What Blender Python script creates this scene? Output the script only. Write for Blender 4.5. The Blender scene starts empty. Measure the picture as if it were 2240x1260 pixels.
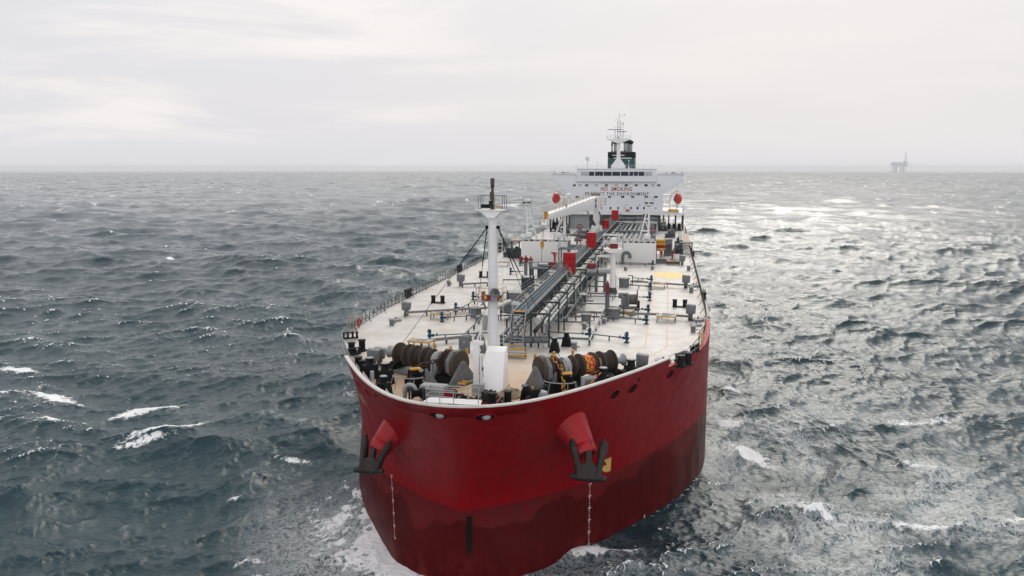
import bpy, bmesh, math, random
import numpy as np
from mathutils import Vector, Matrix
rnd = random.Random(7)
R = math.radians
S = bpy.context.scene
COL = S.collection
# ------------------------------------------------------------------ camera
FPX, VPX, VPY = 1800.0, 1465.0, 366.0           # focal length and vanishing point of the ship, in photo pixels
TH = math.atan((630 - VPY) / FPX)
PSI = math.atan((VPX - 1120) / FPX * math.cos(TH))
CAM = Vector((16.85, -65.0, 37.0))
cd = bpy.data.cameras.new('camera'); cam = bpy.data.objects.new('camera', cd); COL.objects.link(cam)
cam.location = CAM; cam.rotation_euler = (math.pi / 2 - TH, 0, PSI)
cd.sensor_width = 36; cd.lens = FPX / 2240 * 36; cd.clip_start = 1; cd.clip_end = 60000
S.camera = cam
S.render.resolution_x, S.render.resolution_y = 1024, 576
# ------------------------------------------------------------------ light
SUN_EL, SUN_AZ = R(34), R(7)                      # behind the ship, a little to the right of its axis
W = bpy.data.worlds.new('World'); S.world = W; W.use_nodes = True
wn, wl = W.node_tree.nodes, W.node_tree.links
wn.clear()
def N(nt, t, **kw):
    n = nt.nodes.new(t)
    for k, v in kw.items():
        if k.startswith('i_'):
            n.inputs[k[2:].replace('_', ' ')].default_value = v
        else: setattr(n, k, v)
    return n
wt = W.node_tree
out = N(wt, 'ShaderNodeOutputWorld'); bgA = N(wt, 'ShaderNodeBackground'); bgB = N(wt, 'ShaderNodeBackground'); mixw = N(wt, 'ShaderNodeMixShader')
sky = N(wt, 'ShaderNodeTexSky'); sky.sky_type = 'NISHITA'; sky.sun_disc = False
sky.sun_elevation = SUN_EL; sky.sun_rotation = SUN_AZ; sky.air_density = 1.5; sky.dust_density = 5
wl.new(sky.outputs[0], bgA.inputs[0]); bgA.inputs[1].default_value = 0.08
tc = N(wt, 'ShaderNodeTexCoord'); mp = N(wt, 'ShaderNodeMapping'); mp.inputs['Scale'].default_value = (1.3, 1.3, 9.0)
mp.inputs['Rotation'].default_value = (0.03, 0.05, 0.6)
wl.new(tc.outputs['Generated'], mp.inputs[0])
nz = N(wt, 'ShaderNodeTexNoise'); nz.inputs['Scale'].default_value = 2.1; nz.inputs['Detail'].default_value = 6; nz.inputs['Roughness'].default_value = 0.55; nz.inputs['Distortion'].default_value = 0.5
wl.new(mp.outputs[0], nz.inputs[0])
rp = N(wt, 'ShaderNodeValToRGB'); cr = rp.color_ramp
cr.elements[0].position = 0.22; cr.elements[0].color = (0.80, 0.80, 0.84, 1)
cr.elements[1].position = 0.72; cr.elements[1].color = (0.875, 0.865, 0.885, 1)
wl.new(nz.outputs[0], rp.inputs[0])
def lobe(dirv, width, power_noise=None):
    d = N(wt, 'ShaderNodeVectorMath', operation='DOT_PRODUCT'); d.inputs[1].default_value = dirv
    nrm = N(wt, 'ShaderNodeVectorMath', operation='NORMALIZE'); wl.new(tc.outputs['Generated'], nrm.inputs[0]); wl.new(nrm.outputs[0], d.inputs[0])
    m = N(wt, 'ShaderNodeMapRange', interpolation_type='SMOOTHSTEP'); m.inputs[1].default_value = math.cos(width); m.inputs[2].default_value = 1.0
    wl.new(d.outputs['Value'], m.inputs[0]); return m.outputs[0]
def dirv(az, el): return (math.sin(az) * math.cos(el), math.cos(az) * math.cos(el), math.sin(el))
# veiled sun above the frame, and a paler warm gap in the cloud to the left
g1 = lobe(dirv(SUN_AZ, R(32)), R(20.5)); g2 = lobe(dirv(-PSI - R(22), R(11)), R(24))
c2 = N(wt, 'ShaderNodeMath', operation='MULTIPLY'); m2 = N(wt, 'ShaderNodeMapRange'); m2.inputs[1].default_value = .46; m2.inputs[2].default_value = .60
wl.new(nz.outputs[0], m2.inputs[0]); wl.new(g2, c2.inputs[0]); wl.new(m2.outputs[0], c2.inputs[1])
def addcol(a, fac, col):
    m = N(wt, 'ShaderNodeVectorMath', operation='SCALE'); m.inputs[0].default_value = col; wl.new(fac, m.inputs['Scale'])
    s = N(wt, 'ShaderNodeVectorMath', operation='ADD'); wl.new(a, s.inputs[0]); wl.new(m.outputs[0], s.inputs[1]); return s.outputs[0]
skyc = addcol(rp.outputs[0], g1, (1.75, 1.67, 1.52)); g4 = lobe(dirv(SUN_AZ - R(14), R(54)), R(47)); skyc = addcol(skyc, g4, (0.42, 0.41, 0.385)); g3 = lobe(dirv(math.pi - .25, R(24)), R(60)); skyc = addcol(skyc, g3, (0.42, 0.43, 0.45)); skyc = addcol(skyc, c2.outputs[0], (0.13, 0.10, 0.075))  # g4 overhead and g3 behind camera: added glow brightening waves and front faces
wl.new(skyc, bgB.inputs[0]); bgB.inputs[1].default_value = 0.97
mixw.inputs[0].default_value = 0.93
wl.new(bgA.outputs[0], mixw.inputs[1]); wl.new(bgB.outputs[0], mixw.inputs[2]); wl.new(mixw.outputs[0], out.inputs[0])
sl = bpy.data.lights.new('sun', 'SUN'); sl.energy = 0.8; sl.angle = R(30); sl.color = (1, 0.95, 0.87)
sun = bpy.data.objects.new('sun', sl); COL.objects.link(sun)
sun.rotation_euler = (R(90) - SUN_EL, 0, math.pi - SUN_AZ); sun.location = (0, 100, 200)
S.view_settings.view_transform = 'Standard'; S.view_settings.look = 'None'; S.view_settings.exposure = 0; S.view_settings.gamma = 1
S.render.engine = 'CYCLES'; cy = S.cycles
cy.max_bounces = 6; cy.diffuse_bounces = 3; cy.glossy_bounces = 3; cy.volume_bounces = 2; cy.transmission_bounces = 2
cy.use_denoising = True; cy.caustics_reflective = False; cy.caustics_refractive = False
# ------------------------------------------------------------------ photo-pixel helpers (points on real planes)
_F = Vector((-math.sin(PSI) * math.cos(TH), math.cos(PSI) * math.cos(TH), -math.sin(TH)))
_Rt = Vector((math.cos(PSI), math.sin(PSI), 0)); _U = _Rt.cross(_F)
def ray(px, py): return _F + _Rt * ((px - 1120) / FPX) - _U * ((py - 630) / FPX)
ZD = 17.0
def P(px, py, z=ZD):
    d = ray(px, py); return CAM + d * ((z - CAM.z) / d.z)
def PY(px, py, Y):
    d = ray(px, py); return CAM + d * ((Y - CAM.y) / d.y)
# ------------------------------------------------------------------ materials
def mat(name, col, rough=0.5, dirt=(0.20, 0.10, 0.05), amt=0.25, scale=0.8, streak=0.25, metal=0.0, bump=0.0, var=0.12, thr=0.56, spec=0.2):
    m = bpy.data.materials.new(name); m.use_nodes = True; t = m.node_tree; b = t.nodes['Principled BSDF']
    tc = N(t, 'ShaderNodeTexCoord'); mp = N(t, 'ShaderNodeMapping'); mp.inputs['Scale'].default_value = (1, 1, streak)
    t.links.new(tc.outputs['Object'], mp.inputs[0])
    n1 = N(t, 'ShaderNodeTexNoise'); n1.inputs['Scale'].default_value = scale; n1.inputs['Detail'].default_value = 8; n1.inputs['Roughness'].default_value = 0.62
    t.links.new(mp.outputs[0], n1.inputs[0])
    r = N(t, 'ShaderNodeMapRange'); r.inputs[1].default_value = thr; r.inputs[2].default_value = thr + .2; r.inputs[4].default_value = amt
    t.links.new(n1.outputs[0], r.inputs[0])
    n2 = N(t, 'ShaderNodeTexNoise'); n2.inputs['Scale'].default_value = scale * 3.1; n2.inputs['Detail'].default_value = 5
    t.links.new(tc.outputs['Object'], n2.inputs[0])
    v = N(t, 'ShaderNodeMapRange'); v.inputs[3].default_value = 1 - var; v.inputs[4].default_value = 1 + var
    t.links.new(n2.outputs[0], v.inputs[0])
    sc = N(t, 'ShaderNodeVectorMath', operation='SCALE'); sc.inputs[0].default_value = col[:3]; t.links.new(v.outputs[0], sc.inputs['Scale'])
    mx = N(t, 'ShaderNodeMix', data_type='RGBA'); t.links.new(r.outputs[0], mx.inputs[0]); t.links.new(sc.outputs[0], mx.inputs[6]); mx.inputs[7].default_value = (*dirt, 1)
    t.links.new(mx.outputs[2], b.inputs['Base Color'])
    rr = N(t, 'ShaderNodeMapRange'); rr.inputs[3].default_value = max(.05, rough - .1); rr.inputs[4].default_value = min(1, rough + .12); t.links.new(n2.outputs[0], rr.inputs[0]); t.links.new(rr.outputs[0], b.inputs['Roughness'])
    b.inputs['Metallic'].default_value = metal; b.inputs['Specular IOR Level'].default_value = spec
    if bump:
        bp = N(t, 'ShaderNodeBump'); bp.inputs['Strength'].default_value = bump; bp.inputs['Distance'].default_value = 0.05
        t.links.new(n2.outputs[0], bp.inputs['Height']); t.links.new(bp.outputs[0], b.inputs['Normal'])
    return m
RUST = (0.20, 0.085, 0.035)
M = {}
M['white'] = mat('white_paint', (0.74, 0.735, 0.72), .42, RUST, .30, .7, .12, var=.05, thr=.60)
M['housewhite'] = mat('superstructure_white', (0.72, 0.735, 0.76), .42, RUST, .22, .35, .08, var=.04, thr=.62)
M['mastwhite'] = mat('mast_white', (0.66, 0.665, 0.67), .45, (.36, .24, .14), .5, 1.0, .18, thr=.54)
M['rim'] = mat('rim_white', (0.56, 0.535, 0.50), .5, (.30, .2, .12), .5, 1.2, 1)
M['brightwhite'] = mat('fresh_white', (0.86, 0.855, 0.84), .5, (.6, .5, .4), .12, .4, .3, var=.03)
M['cleanwhite'] = mat('screen_white', (0.72, 0.715, 0.69), .5, (.45, .38, .28), .18, .4, .3, var=.04)
M['grey'] = mat('deck_machinery_grey', (0.155, 0.163, 0.168), .5, RUST, .55, 1.3, .4)
M['lightgrey'] = mat('light_grey_paint', (0.30, 0.31, 0.31), .5, RUST, .4, 1.2, .3)
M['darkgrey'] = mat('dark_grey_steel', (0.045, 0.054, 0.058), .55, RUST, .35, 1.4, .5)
M['pipe'] = mat('pipe_grey', (0.125, 0.148, 0.162), .42, RUST, .35, 1.0, .5)
M['lag'] = mat('pale_pipe', (0.42, 0.43, 0.42), .5, (.12, .11, .1), .35, 1.6, 1)
M['black'] = mat('black_paint', (0.004, 0.0065, 0.008), .55, (.03, .028, .026), .3, 1.5, .5, spec=.15)
M['blackbed'] = mat('grease_and_hole_black', (0.004, 0.004, 0.0045), .7, (.04, .022, .016), .3, 1.2, 1, spec=.08)
M['rustbrown'] = mat('rusty_drum', (0.070, 0.054, 0.042), .6, (.15, .06, .03), .5, 1.6, 1)
M['rope_dark'] = mat('dark_rope', (0.035, 0.027, 0.022), .85, (.1, .06, .04), .4, 4, 1, bump=.4)
M['rope_tan'] = mat('tan_rope', (0.40, 0.31, 0.22), .85, (.18, .12, .08), .5, 3, 1, bump=.4)
M['red'] = mat('signal_red', (0.36, 0.004, 0.007), .5, (.12, .01, .01), .3, 1.2, .4, spec=.2)
M['darkred'] = mat('dull_red', (0.20, 0.022, 0.020), .5, (.08, .03, .02), .4, 1.4, .5)
M['boat'] = mat('lifeboat_orange_red', (0.50, 0.030, 0.020), .35, (.25, .03, .02), .2, 1, 1)
M['yellow'] = mat('safety_yellow', (0.56, 0.29, 0.035), .5, (.25, .12, .04), .35, 2, .5)
M['teal'] = mat('catwalk_green', (0.009, 0.042, 0.058), .5, (.04, .055, .06), .35, 1.6, 1, spec=.04)
M['blue'] = mat('valve_blue', (0.012, 0.06, 0.10), .45, (.05, .05, .05), .3, 2, 1)
M['bronze'] = mat('rail_brown', (0.075, 0.062, 0.055), .6, RUST, .5, 2, 1)
M['funnel'] = mat('funnel_green', (0.018, 0.075, 0.078), .4, (.02, .03, .03), .3, .5, .2)
M['glass'] = mat('window_glass', (0.010, 0.022, 0.026), .08, (.03, .04, .04), .3, .5, 1)
M['glassbright'] = mat('bright_pane', (0.42, 0.44, 0.46), .25, (.2, .2, .2), .3, .5, 1)  # pale pane colour; also paints the white shine on the bridge windows
M['glassdull'] = mat('window_curtain', (0.13, 0.11, 0.09), .2, (.05, .05, .05), .3, .5, 1)
M['anchor'] = mat('anchor_black', (0.010, 0.007, 0.006), .55, (.065, .026, .016), .7, 1.6, 1, bump=.8, spec=.4, thr=.5)
M['ochre'] = mat('stain_ochre', (0.40, 0.30, 0.19), .6)
M['rigsteel'] = mat('rig_steel', (0.74, 0.75, 0.78), .6)
M['skin'] = mat('skin', (0.45, 0.26, 0.18), .6, amt=.05)
M['overall'] = mat('red_overall', (0.45, 0.012, 0.012), .75, (.2, .01, .01), .3, 4, 1)
M['letter_red'] = mat('letter_red', (0.36, 0.035, 0.022), .5, amt=.15)
M['letter_black'] = mat('letter_black', (0.03, 0.032, 0.036), .5, amt=.15)
M['mark_white'] = mat('mark_white', (0.72, 0.66, 0.60), .6, (.3, .1, .08), .35, 2, 1)
M['mark_yellow'] = mat('mark_yellow', (0.62, 0.40, 0.10), .6, (.70, .62, .45), .5, 1.1, 1, thr=.5)
M['lettering_yellow'] = mat('worn_bow_letters', (0.40, 0.27, 0.11), .6, (.2, .03, .02), .6, 3, .3, thr=.45)
M['paleyellow'] = mat('deck_circle_yellow', (0.82, 0.62, 0.24), .6, (.6, .5, .35), .3, .6, 1)
M['lineyellow'] = mat('faded_yellow_line', (0.70, 0.50, 0.26), .7, (.62, .60, .57), .8, 1.5, 1, thr=.45)
M['ropered'] = None
def rope_stripe():
    m = bpy.data.materials.new('red_yellow_rope'); m.use_nodes = True; t = m.node_tree; b = t.nodes['Principled BSDF']
    tc = N(t, 'ShaderNodeTexCoord'); v = N(t, 'ShaderNodeTexVoronoi'); v.inputs['Scale'].default_value = 6.5; t.links.new(tc.outputs['Object'], v.inputs[0])
    r = N(t, 'ShaderNodeValToRGB'); r.color_ramp.interpolation = 'CONSTANT'; r.color_ramp.elements[0].color = (.45, .02, .02, 1); r.color_ramp.elements[1].position = .62; r.color_ramp.elements[1].color = (.60, .36, .04, 1)
    s = N(t, 'ShaderNodeSeparateColor'); t.links.new(v.outputs['Color'], s.inputs[0]); t.links.new(s.outputs[0], r.inputs[0]); t.links.new(r.outputs[0], b.inputs['Base Color']); b.inputs['Roughness'].default_value = .8
    bp = N(t, 'ShaderNodeBump'); bp.inputs['Strength'].default_value = .6; t.links.new(v.outputs['Distance'], bp.inputs['Height']); t.links.new(bp.outputs[0], b.inputs['Normal'])
    return m
M['ropered'] = rope_stripe()
def chain_paint():
    m = bpy.data.materials.new('yellow_red_chain'); m.use_nodes = True; t = m.node_tree; b = t.nodes['Principled BSDF']
    tc = N(t, 'ShaderNodeTexCoord'); v = N(t, 'ShaderNodeTexNoise'); v.inputs['Scale'].default_value = 3.2; t.links.new(tc.outputs['Object'], v.inputs[0])
    r = N(t, 'ShaderNodeValToRGB'); e = r.color_ramp.elements; e[0].position = .46; e[0].color = (.11, .02, .015, 1); e[1].position = .52; e[1].color = (.52, .27, .03, 1)
    t.links.new(v.outputs[0], r.inputs[0]); t.links.new(r.outputs[0], b.inputs['Base Color']); b.inputs['Roughness'].default_value = .6
    return m
M['chainyellow'] = chain_paint()
M['chainrust'] = mat('rusty_chain', (0.045, 0.03, 0.024), .65, (.14, .05, .03), .6, 2, 1)
def hull_material():
    m = bpy.data.materials.new('red_hull'); m.use_nodes = True; t = m.node_tree; L = t.links; b = t.nodes['Principled BSDF']
    g = N(t, 'ShaderNodeNewGeometry'); sp = N(t, 'ShaderNodeSeparateXYZ'); L.new(g.outputs['Position'], sp.inputs[0])
    def noise(scale, vs, det=6, rough=.6, dist=0):
        mp = N(t, 'ShaderNodeMapping'); mp.inputs['Scale'].default_value = vs; L.new(g.outputs['Position'], mp.inputs[0])
        n = N(t, 'ShaderNodeTexNoise'); n.inputs['Scale'].default_value = scale; n.inputs['Detail'].default_value = det; n.inputs['Roughness'].default_value = rough; n.inputs['Distortion'].default_value = dist
        L.new(mp.outputs[0], n.inputs[0]); return n.outputs[0]
    def mrange(i, a, b_, c=0., d=1., sm=False):
        r = N(t, 'ShaderNodeMapRange'); L.new(i, r.inputs[0])
        if sm: r.interpolation_type = 'SMOOTHSTEP'
        for k, v in zip((1, 2, 3, 4), (a, b_, c, d)): r.inputs[k].default_value = v
        return r.outputs[0]
    def mixc(f, a, bc):
        x = N(t, 'ShaderNodeMix', data_type='RGBA'); L.new(f, x.inputs[0])
        for s, c in ((6, a), (7, bc)):
            if isinstance(c, tuple): x.inputs[s].default_value = (*c, 1)
            else: L.new(c, x.inputs[s])
        return x.outputs[2]
    def math2(op, a, bb):
        x = N(t, 'ShaderNodeMath', operation=op)
        for k, v in ((0, a), (1, bb)):
            if isinstance(v, (int, float)): x.inputs[k].default_value = v
            else: L.new(v, x.inputs[k])
        return x.outputs[0]
    z, x = sp.outputs[2], sp.outputs[0]
    big = noise(.09, (1, 1, 1), 5); fine = noise(.9, (1, 1, .55), 8, .65); stre = noise(1.0, (1.3, 1.3, .06), 8, .7)
    red = mixc(mrange(fine, .35, .75), (0.255, 0.001, 0.005), (0.18, 0.003, 0.006))
    scr = mrange(noise(1.0, (2.6, 1.2, .22), 9, .8, .5), .60, .70, 0, .55); red = mixc(math2('MULTIPLY', scr, mrange(z, 9, 16)), red, (0.22, 0.09, 0.07)); red = mixc(mrange(stre, .55, .78, 0, .7), red, (0.15, 0.028, 0.022))
    red = mixc(mrange(noise(2.2, (1.2, 1.2, .30), 4, .5), .67, .74, 0, .55), red, (0.075, 0.006, 0.007))
    # boot-top: dull maroon; wetted part below an uneven tide line is darker
    zb = math2('SUBTRACT', z, math2('MULTIPLY', x, 0.022))
    boot = mixc(mrange(fine, .35, .7), (0.135, 0.010, 0.012), (0.095, 0.013, 0.013))
    wob = math2('MULTIPLY', math2('SUBTRACT', noise(.16, (1, 1, .02), 3, .5), .5), 8.5)
    wet = mrange(math2('ADD', zb, wob), 4.6, 4.85, 1, 0)
    boot = mixc(math2('MULTIPLY', wet, math2('ADD', .55, math2('MULTIPLY', stre, .6))), boot, mixc(mrange(big, .4, .65), (0.078, 0.003, 0.0045), (0.046, 0.0025, 0.003)))
    # growth and scuffs low down, red primer breaking through towards the forefoot
    low = math2('MULTIPLY', mrange(z, 3.2, -.6, 0, 1), mrange(noise(.55, (1, 1, .7), 9, .72, .6), .50, .60))
    boot = mixc(math2('MULTIPLY', low, .75), boot, (0.16, 0.020, 0.020))
    spk = math2('MULTIPLY', mrange(noise(1.7, (1, 1, .5), 9, .75), .66, .70), mrange(z, 3.4, 0., 0, .8))
    boot = mixc(spk, boot, (0.42, 0.22, 0.19))
    # sea-slime on the far shoulder
    shoulder = math2('MULTIPLY', mrange(sp.outputs[1], 24, 48, 0, .75), mrange(noise(.35, (1, 1, .35), 6), .42, .6))
    boot = mixc(shoulder, boot, (0.16, 0.135, 0.10))
    isred = mrange(zb, 6.47, 6.53)
    c = mixc(isred, boot, red)
    stem = math2('MULTIPLY', mrange(math2('ABSOLUTE', math2('SUBTRACT', x, math2('MULTIPLY', math2('SUBTRACT', fine, .5), .5)), 0), .27, .33, 1, 0), mrange(zb, 5.9, 6.0, 1, 0))
    stem = math2('MULTIPLY', stem, mrange(zb, 2.2, 2.9))
    c = mixc(stem, c, (0.012, 0.008, 0.008))
    L.new(c, b.inputs['Base Color']); L.new(mrange(isred, 0, 1, .04, .11), b.inputs['Specular IOR Level'])
    L.new(mrange(fine, .3, .8, .30, .5), b.inputs['Roughness'])
    bp = N(t, 'ShaderNodeBump'); bp.inputs['Strength'].default_value = .3; bp.inputs['Distance'].default_value = .25
    cx = N(t, 'ShaderNodeCombineXYZ'); L.new(math2('ADD', math2('MULTIPLY', x, .8), math2('MULTIPLY', sp.outputs[1], .6)), cx.inputs[0]); L.new(z, cx.inputs[1])
    br = N(t, 'ShaderNodeTexBrick'); br.inputs['Brick Width'].default_value = 8; br.inputs['Row Height'].default_value = 2.6; br.inputs['Scale'].default_value = 1; br.inputs['Mortar Size'].default_value = .035; br.inputs['Mortar Smooth'].default_value = .6; L.new(cx.outputs[0], br.inputs['Vector'])
    L.new(math2('ADD', noise(.30, (1, 1, 1), 4), math2('MULTIPLY', br.outputs['Fac'], .22)), bp.inputs['Height']); L.new(bp.outputs[0], b.inputs['Normal'])
    return m
M['hull'] = hull_material()
def deck_material():
    m = bpy.data.materials.new('deck_paint'); m.use_nodes = True; t = m.node_tree; L = t.links; b = t.nodes['Principled BSDF']
    g = N(t, 'ShaderNodeNewGeometry'); sp = N(t, 'ShaderNodeSeparateXYZ'); L.new(g.outputs['Position'], sp.inputs[0])
    def noise(scale, det=7, vs=(1, 1, 1), rough=.62):
        mp = N(t, 'ShaderNodeMapping'); mp.inputs['Scale'].default_value = vs; L.new(g.outputs['Position'], mp.inputs[0])
        n = N(t, 'ShaderNodeTexNoise'); n.inputs['Scale'].default_value = scale; n.inputs['Detail'].default_value = det; n.inputs['Roughness'].default_value = rough; L.new(mp.outputs[0], n.inputs[0]); return n.outputs[0]
    def mr(i, a, b_, c=0., d=1.):
        r = N(t, 'ShaderNodeMapRange'); L.new(i, r.inputs[0])
        for k, v in zip((1, 2, 3, 4), (a, b_, c, d)): r.inputs[k].default_value = v
        return r.outputs[0]
    def mixc(f, a, bc):
        x = N(t, 'ShaderNodeMix', data_type='RGBA'); L.new(f, x.inputs[0])
        for s, c in ((6, a), (7, bc)):
            if isinstance(c, tuple): x.inputs[s].default_value = (*c, 1)
            else: L.new(c, x.inputs[s])
        return x.outputs[2]
    def mul(a, bb):
        x = N(t, 'ShaderNodeMath', operation='MULTIPLY'); L.new(a, x.inputs[0]); L.new(bb, x.inputs[1]); return x.outputs[0]
    c = mixc(mr(noise(.35), .35, .7), (0.565, 0.55, 0.52), (0.43, 0.405, 0.365))
    c = mixc(mul(mr(noise(.12, 9, (1, 2.2, 1)), .50, .66), mr(noise(2.5), .3, .7)), c, (0.42, 0.34, 0.26))
    c = mixc(mul(mr(sp.outputs[1], 22, 10, 0, .95), mr(noise(.16, 6), .18, .42)), c, (0.47, 0.315, 0.185))     # worn ochre foredeck
    c = mixc(mr(noise(.9, 10, (1, .35, 1), .75), .63, .72, 0, .6), c, (0.26, 0.17, 0.10))
    # weld seams across and along the deck
    br = N(t, 'ShaderNodeTexBrick'); br.inputs['Scale'].default_value = 1; br.inputs['Brick Width'].default_value = 9; br.inputs['Row Height'].default_value = 3.2; br.inputs['Mortar Size'].default_value = .05; br.inputs['Mortar Smooth'].default_value = .2
    br.inputs['Color1'].default_value = br.inputs['Color2'].default_value = (0, 0, 0, 1); br.inputs['Mortar'].default_value = (1, 1, 1, 1); L.new(g.outputs['Position'], br.inputs['Vector'])
    c = mixc(mul(br.outputs['Fac'], mr(noise(.4), .4, .7, 0, .45)), c, (0.36, 0.29, 0.22))
    L.new(c, b.inputs['Base Color']); L.new(mr(noise(.5), .3, .7, .38, .65), b.inputs['Roughness'])
    bp = N(t, 'ShaderNodeBump'); bp.inputs['Strength'].default_value = .25; bp.inputs['Distance'].default_value = .08; L.new(noise(.45, 3), bp.inputs['Height']); L.new(bp.outputs[0], b.inputs['Normal'])
    return m
M['deck'] = deck_material()
# ------------------------------------------------------------------ mesh builder
def basis(d):
    d = Vector(d).normalized(); a = Vector((0, 0, 1)) if abs(d.z) < .95 else Vector((1, 0, 0))
    u = d.cross(a).normalized(); return u, d.cross(u).normalized() * -1, d
class MB:
    def __init__(s): s.v = []; s.f = []; s.m = []; s.mi = 0; s.X = None
    def add(s, vs, fs):
        o = len(s.v)
        for p in vs:
            p = Vector(p); s.v.append(s.X @ p if s.X else p)
        for q in fs: s.f.append(tuple(i + o for i in q)); s.m.append(s.mi)
        return s
    def box(s, c, sz, rz=0, M4=None):
        x, y, z = sz[0] / 2, sz[1] / 2, sz[2] / 2
        T = M4 if M4 else Matrix.Translation(c) @ Matrix.Rotation(rz, 4, 'Z')
        vs = [T @ Vector(p) for p in ((-x, -y, -z), (x, -y, -z), (x, y, -z), (-x, y, -z), (-x, -y, z), (x, -y, z), (x, y, z), (-x, y, z))]
        return s.add(vs, [(3, 2, 1, 0), (4, 5, 6, 7), (0, 1, 5, 4), (1, 2, 6, 5), (2, 3, 7, 6), (3, 0, 4, 7)])
    def bx(s, x0, x1, y0, y1, z0, z1): return s.box(((x0 + x1) / 2, (y0 + y1) / 2, (z0 + z1) / 2), (x1 - x0, y1 - y0, z1 - z0))
    def cyl(s, a, b, r, r2=None, n=12, cap=True):
        a, b = Vector(a), Vector(b); r2 = r if r2 is None else r2; u, w, d = basis(b - a)
        vs = []
        for c, rr in ((a, r), (b, r2)):
            for i in range(n):
                t = 2 * math.pi * i / n; vs.append(c + (u * math.cos(t) + w * math.sin(t)) * rr)
        fs = [(i, (i + 1) % n, n + (i + 1) % n, n + i) for i in range(n)]
        if cap: fs += [tuple(range(n - 1, -1, -1)), tuple(range(n, 2 * n))]
        return s.add(vs, fs)
    def lathe(s, prof, o=(0, 0, 0), d=(0, 0, 1), n=20):
        u, w, d = basis(d); o = Vector(o); vs = []; k = len(prof)
        for r, h in prof:
            for i in range(n):
                t = 2 * math.pi * i / n; vs.append(o + d * h + (u * math.cos(t) + w * math.sin(t)) * max(r, 1e-4))
        fs = [(j * n + i, j * n + (i + 1) % n, (j + 1) * n + (i + 1) % n, (j + 1) * n + i) for j in range(k - 1) for i in range(n)]
        fs += [tuple(range(n - 1, -1, -1)), tuple(range((k - 1) * n, k * n))]
        return s.add(vs, fs)
    def tube(s, pts, r, n=8, closed=False):
        pts = [Vector(p) for p in pts]; k = len(pts); vs = []; pu = None
        for i, p in enumerate(pts):
            a = pts[i - 1] if (i or closed) else p; b = pts[(i + 1) % k] if (i < k - 1 or closed) else p
            d = (b - a).normalized()
            if pu is None: u, w, _ = basis(d)
            else:
                u = (pu - d * pu.dot(d)).normalized(); w = d.cross(u)
            if i == 0: w = d.cross(u)
            pu = u
            for j in range(n):
                t = 2 * math.pi * j / n; vs.append(p + (u * math.cos(t) + w * math.sin(t)) * r)
        fs = [(i * n + j, i * n + (j + 1) % n, ((i + 1) % k) * n + (j + 1) % n, ((i + 1) % k) * n + j) for i in range(k if closed else k - 1) for j in range(n)]
        if not closed: fs += [tuple(range(n - 1, -1, -1)), tuple(range((k - 1) * n, k * n))]
        return s.add(vs, fs)
    def prism(s, poly, o, u, v, w):
        """poly in the plane o + a*u + b*v, extruded along vector w"""
        o, u, v, w = map(Vector, (o, u, v, w)); k = len(poly)
        vs = [o + u * a + v * b for a, b in poly] + [o + u * a + v * b + w for a, b in poly]
        fs = [tuple(range(k - 1, -1, -1)), tuple(range(k, 2 * k))] + [(i, (i + 1) % k, k + (i + 1) % k, k + i) for i in range(k)]
        return s.add(vs, fs)
    def ring(s, c, R_, r, d=(0, 0, 1), n=24, m=8, sx=1, sy=1, u=None):
        uu, ww, dd = basis(d)
        if u is not None: uu = Vector(u).normalized(); ww = Vector(d).normalized().cross(uu)
        return s.tube([Vector(c) + uu * (math.cos(2 * math.pi * i / n) * R_ * sx) + ww * (math.sin(2 * math.pi * i / n) * R_ * sy) for i in range(n)], r, m, True)
    def ball(s, c, r, n=14, sx=1, sy=1, sz=1):
        k = n // 2; vs = [Vector(c) + Vector((0, 0, -r * sz))]
        for j in range(1, k):
            a = -math.pi / 2 + math.pi * j / k
            for i in range(n):
                t = 2 * math.pi * i / n; vs.append(Vector(c) + Vector((math.cos(t) * math.cos(a) * r * sx, math.sin(t) * math.cos(a) * r * sy, math.sin(a) * r * sz)))
        vs.append(Vector(c) + Vector((0, 0, r * sz))); top = len(vs) - 1
        fs = [(0, 1 + (i + 1) % n, 1 + i) for i in range(n)]
        fs += [(1 + j * n + i, 1 + j * n + (i + 1) % n, 1 + (j + 1) * n + (i + 1) % n, 1 + (j + 1) * n + i) for j in range(k - 2) for i in range(n)]
        b = 1 + (k - 2) * n; fs += [(b + i, b + (i + 1) % n, top) for i in range(n)]
        return s.add(vs, fs)
    def rail(s, pts, h=1.05, step=1.5, r=.03, bars=(.5, 1.0), posts=True):
        pts = [Vector(p) for p in pts]
        for fr in bars: s.tube([p + Vector((0, 0, h * fr)) for p in pts], r, 6)
        if posts:
            for a, b in zip(pts, pts[1:]):
                k = max(1, round((b - a).length / step))
                for i in range(k + 1): q = a.lerp(b, i / k); s.cyl(q, q + Vector((0, 0, h)), r, n=6)
        return s
    def build(s, name, m, parent=None, bevel=0, smooth=True, ang=38, loc=None):
        me = bpy.data.meshes.new(name); me.from_pydata([tuple(p) for p in s.v], [], s.f)
        ms = m if isinstance(m, (list, tuple)) else [m]
        for q in ms: me.materials.append(M[q] if isinstance(q, str) else q)
        if len(ms) > 1: me.polygons.foreach_set('material_index', s.m)
        bm = bmesh.new(); bm.from_mesh(me)
        bmesh.ops.recalc_face_normals(bm, faces=bm.faces)
        if bevel:
            ed = [e for e in bm.edges if len(e.link_faces) == 2 and e.calc_face_angle(0) > R(40)]
            bmesh.ops.bevel(bm, geom=ed, offset=bevel, segments=2, affect='EDGES', profile=.6, clamp_overlap=True)
        bm.to_mesh(me); bm.free()
        if smooth:
            me.polygons.foreach_set('use_smooth', [True] * len(me.polygons)); me.set_sharp_from_angle(angle=R(ang))
        me.update()
        o = bpy.data.objects.new(name, me); COL.objects.link(o)
        if parent: o.parent = parent
        if loc is not None: o.location = loc
        return o
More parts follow.
